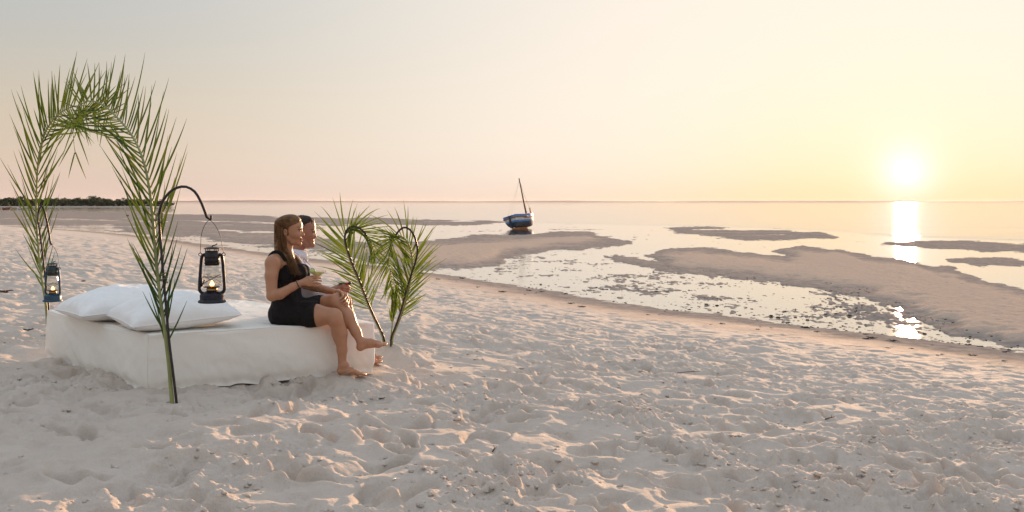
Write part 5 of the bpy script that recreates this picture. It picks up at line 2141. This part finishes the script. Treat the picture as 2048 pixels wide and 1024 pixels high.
# ------------------------------------------------------------------ the drinks
M_GLASS = glass_mat('clear_glass', (0.97, 0.97, 0.96))


def liquid(name, col):
    m, t, out = mat_new(name)
    p = principled(t, out, col, 0.12, 0.0, 0.5)
    tr = t.new('ShaderNodeBsdfTranslucent')
    tr.inputs[0].default_value = (*col, 1)
    mx = t.new('ShaderNodeMixShader')
    mx.inputs[0].default_value = 0.5
    t.l.new(p.outputs[0], mx.inputs[1])
    t.l.new(tr.outputs[0], mx.inputs[2])
    t.l.new(mx.outputs[0], out.inputs[0])
    return m


M_LIME = liquid('pale_lime_drink', (0.82, 0.77, 0.46))
M_GREEN = liquid('green_drink', (0.16, 0.36, 0.10))
M_LIMEP = mat_plain('lime_flesh', (0.55, 0.60, 0.22), 0.4)
M_RIND = mat_plain('lime_rind', (0.10, 0.22, 0.03), 0.4)


def coupe(label, c, s, drink, fill):
    """wide shallow cocktail glass; c is the middle of its foot"""
    root = empty('cocktail_glass', tuple(c))
    tag(root, label, 'cocktail glass')
    zb, hb = 0.108 * s, 0.052 * s
    b = MB()
    prof = [(0.004, zb), (0.016, zb + .004), (0.026, zb + .013), (0.036, zb + 0.026), (0.050, zb + 0.036), (0.060, zb + 0.044), (0.0625, zb + .054),
            (0.0605, zb + .054), (0.058, zb + .046), (0.048, zb + .038), (0.034, zb + .028), (0.022, zb + .014), (0.004, zb + .006)]
    b.lathe([(r * s, zb + (z - zb) * s) for r, z in prof], c, 32, False)
    b.build('bowl', M_GLASS, root)
    b = MB()
    b.lathe([(0.0045 * s, 0.004), (0.0034 * s, 0.012), (0.003 * s, 0.06 * s), (0.0045 * s, zb + .001)], c, 12, False)
    b.build('stem', M_GLASS, root)
    b = MB()
    b.lathe([(0.0335 * s, 0.0), (0.0345 * s, 0.0016), (0.020 * s, 0.0034), (0.006 * s, 0.0075)], c, 28)
    b.build('foot', M_GLASS, root)
    b = MB()
    top = fill
    lv = [(r * s * 0.97, zb + (z - zb) * s + .0012) for r, z in [(0.003, zb + .006), (0.020, zb + .014), (0.033, zb + .028), (0.046, zb + .038), (0.055, zb + .044)] if z - zb <= top]
    b.lathe(lv, c, 28)
    b.build('drink', drink, root)
    return root, zb, hb


g1 = w(634.5, 586.0, 7.462)
r1, zb1, hb1 = coupe('pale lime cocktail with a lime slice, held up by the woman', g1, 1.03, M_LIME, 0.045)
b = MB()
cl = g1 + np.array([-0.030, -0.030, zb1 + 0.056])
for k in range(18):
    a0, a1 = k * math.pi / 9, (k + 1) * math.pi / 9
    p = [cl + np.array([0.0, -0.004, 0.0]), cl + np.array([0.018 * math.cos(a0), -0.004, 0.018 * math.sin(a0)]), cl + np.array([0.018 * math.cos(a1), -0.004, 0.018 * math.sin(a1)])]
    q = [x + np.array([0, 0.006, 0]) for x in p]
    b.add(p + q, [(0, 1, 2), (5, 4, 3), (1, 4, 5, 2)])
sl = b.build('lime_slice', M_LIMEP, r1, False)
b = MB()
b.tube([cl + np.array([0.0185 * math.cos(t), -0.001, 0.0185 * math.sin(t)]) for t in np.linspace(0, 2 * math.pi, 25)], 0.0022, 6, False)
b.build('rind', M_RIND, sl)

g2 = mm(688, 598.0, 7.945)
r2, zb2, hb2 = coupe('green cocktail with two berries on a stick in the hand of the man', g2, 0.84, M_GREEN, 0.045)
b = MB()
b.tube([mm(690, 573, 7.93), mm(697, 565, 7.915), mm(701, 552, 7.91)], 0.0014, 5)
b.build('cocktail_stick', mat_plain('bamboo', (0.5, 0.36, 0.2), 0.6), r2)
for (px, py, r, col) in ((694.0, 567.5, 0.0125, (0.32, 0.02, 0.015)), (699.3, 566.6, 0.0125, (0.025, 0.006, 0.012))):
    b = MB()
    c = mm(px, py, 7.905)
    b.lathe([(0.0005, -r), (r * .6, -r * .8), (r * .95, -r * .3), (r, 0), (r * .95, r * .3), (r * .6, r * .8), (0.0005, r)], c, 14)
    b.build('berry', mat_plain('berry_skin', col, 0.3), r2)

# ================================================================== SMALL THINGS ON THE GROUND
def lump(rg, n=12, m=7, rough=0.22):
    """an uneven stone-like lump of unit size: verts and faces"""
    vs, fs = [], []
    ph = rg.uniform(0, 6.28, 6)
    for i in range(1, m):
        t = math.pi * i / m
        for j in range(n):
            a = 2 * math.pi * j / n
            r = 1 + rough * (math.sin(2 * a + ph[0]) * math.sin(t + ph[1]) + 0.6 * math.sin(3 * a + ph[2] + 2 * t) + 0.5 * math.sin(4 * t + ph[3]))
            vs.append((r * math.sin(t) * math.cos(a), r * math.sin(t) * math.sin(a), r * math.cos(t)))
    top, bot = len(vs), len(vs) + 1
    vs += [(0, 0, 1), (0, 0, -1)]
    for i in range(m - 2):
        for j in range(n):
            j2 = (j + 1) % n
            fs.append((i * n + j, (i + 1) * n + j, (i + 1) * n + j2, i * n + j2))
    for j in range(n):
        j2 = (j + 1) % n
        fs.append((top, j, j2))
        fs.append((bot, (m - 2) * n + j2, (m - 2) * n + j))
    return np.array(vs), fs


def build_clods():
    rg = np.random.default_rng(31)
    protos = [lump(rg, 7, 5, 0.45) for _ in range(8)]
    V, Q, T = [], [], []
    base = 0
    k = 0
    while k < 3200:
        r = 3.4 + 7.5 * rg.random() ** 1.7
        a = rg.uniform(-0.56, 0.50)
        x, y = r * math.sin(a), r * math.cos(a)
        ch = float(fbm(np.array([x * 0.9 + 3]), np.array([y * 0.9]), 3)[0])
        # thickest in the trampled middle foreground, thin on the smooth left
        if rg.random() > 0.15 + 1.2 * max(0, ch + 0.25) or (x < -1.3 and y < 6.1 and rg.random() < 0.8):
            continue
        if float(bed_sd(np.array([x]), np.array([y]))[0]) < 0.05:
            continue
        s = 0.0045 + 0.013 * rg.random() ** 3.0
        if rg.random() < 0.012:
            s *= 1.7
        vs, fs = protos[int(rg.integers(8))]
        th = rg.uniform(0, 6.28)
        c, sn = math.cos(th), math.sin(th)
        q = vs * np.array([1.35, 0.95, 0.55]) * s
        q = np.stack([q[:, 0] * c - q[:, 1] * sn, q[:, 0] * sn + q[:, 1] * c, q[:, 2]], axis=1)
        q += np.array([x, y, ground_z(x, y) + 0.02 * s])
        V.append(q)
        for f in fs:
            (Q if len(f) == 4 else T).append([i + base for i in f])
        base += len(vs)
        k += 1
    tag(link('sand_clods', np_mesh('sand_clods', np.vstack(V), Q, T), M_CLOD), kind='stuff')


def mat_clod():
    m, t, out = mat_new('sand_clod')
    pos = t.new('ShaderNodeNewGeometry').outputs['Position']
    n = t.noise(pos, 30.0, 4.0)
    c = t.mix(t.maprange(n, .3, .7), (0.60, 0.52, 0.45), (0.53, 0.45, 0.385))
    principled(t, out, c, 0.95, 0.0, 0.1, bump(t, t.noise(pos, 160.0, 4.0, 0.7), 0.8, 0.008))
    return m


M_CLOD = mat_clod()
build_clods()
M_STONE = mat_plain('wet_stone', (0.075, 0.062, 0.052), 0.8, spec=0.2, vary=0.4, scale=30.0, bumpy=0.3)
M_WEED = mat_plain('dry_seaweed', (0.060, 0.034, 0.022), 0.7, vary=0.5, scale=30.0)
M_SHELL = mat_plain('sun_bleached_shell', (0.74, 0.70, 0.66), 0.4, vary=0.1)


def shore_spot(px, off, rg):
    """a point off metres seaward of the foot of the beach, abreast of photo column px"""
    i = int(np.argmin(np.abs(1024 + FOC * SHORE[:, 0] / np.maximum(SHORE[:, 1], 1.0) - px) + 1e5 * (SHORE[:, 1] < 2)))
    p = SHORE[i]
    t = SHORE[min(i + 1, len(SHORE) - 1)] - SHORE[max(i - 1, 0)]
    t = t / np.linalg.norm(t)
    n = np.array([t[1], -t[0]])
    return p + n * off + t * rg.normal(0, 0.5)


def build_pebbles():
    rg = np.random.default_rng(41)
    meshes = []
    for k in range(5):
        vs, fs = lump(rg, 9, 6, 0.16)
        me = bpy.data.meshes.new('pebble')
        me.from_pydata([tuple(v * np.array([1.25, .95, .50])) for v in vs], [], fs)
        me.update()
        me.materials.append(M_STONE)
        me.polygons.foreach_set('use_smooth', np.ones(len(me.polygons), dtype=bool))
        meshes.append(me)
    for k in range(240):
        px = 900 + 1120 * rg.random() ** 0.75
        off = 0.25 + (2.6 + 2.2 * rg.random()) * rg.random() ** 1.3
        p = shore_spot(px, off, rg)
        for _try in range(20):
            if ground_z(p[0], p[1]) < ZSEA + 0.02:
                break
            px = 900 + 1120 * rg.random() ** 0.75
            p = shore_spot(px, 0.25 + (2.6 + 2.2 * rg.random()) * rg.random() ** 1.3, rg)
        s = 0.014 + 0.030 * rg.random() ** 3.0
        o = bpy.data.objects.new('pebble', meshes[k % 5])
        COL.objects.link(o)
        o.location = (p[0], p[1], max(ground_z(p[0], p[1]), ZSEA - 0.02) + 0.15 * s)
        o.scale = (s, s, s)
        o.rotation_euler = (0, 0, rg.uniform(0, 6.28))
        tag(o, 'dark wet pebble lying in the shallow film at the foot of the beach', 'pebble', 'pebbles at the foot of the beach')
    # finer shingle and shell grit, beyond counting
    V, Q, T = [], [], []
    base = 0
    pr = [lump(rg, 6, 4, 0.2) for _ in range(4)]
    for k in range(4200):
        px = 860 + 1190 * rg.random() ** 0.8
        off = -0.15 + 9.0 * rg.random() ** 1.7
        p = shore_spot(px, off, rg)
        cl = float(fbm(np.array([p[0] * 0.7]), np.array([p[1] * 0.7]), 3)[0])
        if rg.random() > 0.35 + 1.1 * cl or ground_z(p[0], p[1]) > ZSEA + 0.06:
            continue
        s = 0.006 + 0.022 * rg.random() ** 3
        vs, fs = pr[k % 4]
        q = vs * np.array([1.5, 1.0, 0.55]) * s + np.array([p[0], p[1], max(ground_z(p[0], p[1]), ZSEA - 0.01) + 0.1 * s])
        V.append(q)
        for f in fs:
            (Q if len(f) == 4 else T).append([i + base for i in f])
        base += len(vs)
    tag(link('shingle', np_mesh('shingle', np.vstack(V), Q, T), M_STONE), kind='stuff')


build_pebbles()


def build_wrack():
    rg = np.random.default_rng(51)
    meshes = []
    for k in range(4):
        mb = MB()
        for s in range(7):
            a = rg.uniform(-0.7, 0.7) + (math.pi if rg.random() < .5 else 0)
            L = rg.uniform(.4, 1.0)
            st = rg.normal(0, .25, 2)
            pts = [(st[0] + math.cos(a + .5 * f * rg.normal()) * L * f, st[1] + math.sin(a) * L * f * 0.8, 0.10 + 0.12 * math.sin(3 * f + s)) for f in np.linspace(0, 1, 5)]
            mb.tube(pts, [0.10, .09, .08, .06, .03], 5, True, 0.5)
        o = mb.build('seaweed_scrap', M_WEED)
        meshes.append(o.data)
        bpy.data.objects.remove(o)
    for k in range(46):
        px = 880 + 1180 * rg.random()
        off = -rg.uniform(0.15, 2.2)
        p = shore_spot(px, off, rg)
        o = bpy.data.objects.new('seaweed_scrap', meshes[k % 4])
        COL.objects.link(o)
        s = 0.04 + 0.13 * rg.random() ** 2.5
        o.location = (p[0], p[1], ground_z(p[0], p[1]) + 0.002)
        o.scale = (s, s, s * 0.7)
        o.rotation_euler = (0, 0, rg.uniform(-0.6, 0.6) - 0.9)
        tag(o, 'dark scrap of seaweed on the damp band at the top of the tide line', 'seaweed', 'seaweed scraps along the tide line')
    # single bits that show in the photograph
    def on_sand(px, py):
        """where the line of sight through (px, py) meets the sand"""
        y = HC * FOC / (py - HORIZ)
        for _ in range(30):
            x = (px - 1024) * y / FOC
            y = y * 0.5 + 0.5 * (HC - ground_z(x, y)) * FOC / (py - HORIZ)
        x = (px - 1024) * y / FOC
        return np.array([x, y, ground_z(x, y)])

    def single(name, label, cat, px, py, mesh, s, rot=0.0):
        p = on_sand(px, py)
        o = bpy.data.objects.new(name, mesh)
        COL.objects.link(o)
        o.location = (p[0], p[1], p[2] + 0.002)
        o.scale = (s, s, s * 0.8)
        o.rotation_euler = (0, 0, rot)
        tag(o, label, cat)
    single('seaweed_scrap', 'small reddish-brown clump of dry seaweed on the trampled sand in front of the feet', 'seaweed', 763, 800, meshes[0], 0.035, 0.4)
    single('seaweed_scrap', 'tangle of dark dry seaweed on the sand left of the blue lantern', 'seaweed', 12, 586, meshes[1], 0.16, 0.2)
    single('seaweed_scrap', 'dark clump of dry seaweed on the sand beyond the white pillows', 'seaweed', 166, 563, meshes[2], 0.09, 1.2)
    single('seaweed_scrap', 'dark seaweed and leaf litter on the sand at the far corner of the bed', 'seaweed', 60, 662, meshes[3], 0.10, 0.0)
    single('seaweed_scrap', 'thin scrap of seaweed on the dry sand low in the picture', 'seaweed', 1655, 999, meshes[1], 0.022, 0.9)
    for i, (px, py, L, a, lab) in enumerate([(1355, 747, 0.24, 0.15, 'thin dark twig lying on the trampled sand in open ground'),
                                             (985, 905, 0.07, 1.2, 'tiny dark twig on the sand in the middle foreground'),
                                             (1650, 840, 0.10, 0.4, 'short dark twig on the sand halfway to the tide line')]):
        p = on_sand(px, py)
        mb = MB()
        mb.tube([(0, 0, 0.006), (L * .4, 0.02 * L, 0.012), (L * .7, 0.1 * L, 0.010), (L, 0.05 * L, 0.016)], [0.004, .004, .003, .0015], 5)
        mb.tube([(L * .68, 0.1 * L, 0.010), (L * .85, 0.25 * L, 0.03)], [.0025, .001], 4)
        o = mb.build('twig', M_WEED)
        o.location = tuple(p)
        o.rotation_euler = (0, 0, a)
        tag(o, lab, 'twig')
    mstraw = mat_plain('dry_straw', (0.52, 0.40, 0.22), 0.7)
    for (px, py, q, lab) in [(678, 752, [(0, 0, 0), (0.07, 0.01, 0.03), (0.125, 0.02, 0.055)], 'pale dry straw leaning against the foot on the sand'),
                             (655, 752, [(0, 0, -0.01), (0.001, 0, 0.025), (0.0, 0.005, 0.055)], 'short pale straw standing in the sand by the bed hem')]:
        p = on_sand(px, py)
        mb = MB()
        mb.tube(q, [0.0022, 0.0018, 0.0008], 5)
        o = mb.build('straw', mstraw)
        o.location = (p[0], p[1] - 0.04, p[2])
        tag(o, lab, 'straw')
    vs, fs = lump(rg, 8, 5, 0.1)
    me = bpy.data.meshes.new('shell')
    me.from_pydata([tuple(v * np.array([1.2, .9, .4])) for v in vs], [], fs)
    me.update()
    me.materials.append(M_SHELL)
    for k in range(26):
        o = bpy.data.objects.new('shell', me)
        COL.objects.link(o)
        p = on_sand(rg.uniform(150, 2000), rg.uniform(790, 1015))
        if float(bed_sd(np.array([p[0]]), np.array([p[1]]))[0]) < 0.05:
            p = p + np.array([0.8, -2.0, 0])
            p[2] = ground_z(p[0], p[1])
        s = rg.uniform(0.004, 0.010)
        o.location = (p[0], p[1], p[2] + 0.3 * s)
        o.scale = (s, s, s)
        o.rotation_euler = (rg.normal(0, .3), rg.normal(0, .3), rg.uniform(0, 6))
        tag(o, 'tiny white shell fragment on the trampled dry sand', 'shell', 'shell fragments on the dry sand')


build_wrack()


def build_far_things():
    mh = mat_plain('far_boat_paint', (0.30, 0.13, 0.09), 0.6)
    mh2 = mat_plain('far_boat_white', (0.7, 0.68, 0.66), 0.6)
    for px, py, L, mt, mast, lab in [(9, 419.5, 1.3, mh, 0, 'tiny far brown rowing boat, leftmost off the headland beach'),
                                     (17, 418.5, 1.2, mh, 1.6, 'tiny far boat with a short mast, between two others off the headland'),
                                     (39, 419.5, 1.5, mh2, 2.2, 'tiny far white boat with a mast off the headland beach, nearest the frond')]:
        x, y = flat_at(px, py)
        root = empty('small_boat', (x, y, ZSEA))
        tag(root, lab, 'boat')
        mb = MB()
        n = 11
        rows = []
        for i in range(n):
            s = i / (n - 1)
            b = 0.5 * math.sin(math.pi * min(max(s, .04), .97)) ** .6
            xx = x + (s - .5) * L
            h = 0.55 + 0.35 * (2 * s - 1) ** 2
            rows += [(xx, y - b, ZSEA + h), (xx, y - b * .7, ZSEA + .12), (xx, y, ZSEA - .1), (xx, y + b * .7, ZSEA + .12), (xx, y + b, ZSEA + h)]
        mb.add(rows, [(i * 5 + j, (i + 1) * 5 + j, (i + 1) * 5 + j + 1, i * 5 + j + 1) for i in range(n - 1) for j in range(4)])
        mb.build('hull', mt, root)
        if mast:
            mb = MB()
            mb.tube([(x, y, ZSEA + .1), (x + .05, y, ZSEA + mast)], [.07, .04], 5)
            mb.build('mast', mh, root)
    rg = np.random.default_rng(61)
    vs, fs = lump(rg, 10, 7, 0.15)
    x, y = flat_at(255, 433)
    me = bpy.data.meshes.new('rock')
    me.from_pydata([tuple(v * np.array([0.26, .22, .20])) for v in vs], [], fs)
    me.update()
    o = link('rock', me, M_STONE)
    o.location = (x, y, ground_z(x, y) + .06)
    tag(o, 'lone dark rock out on the flat below the headland', 'rock')


build_far_things()
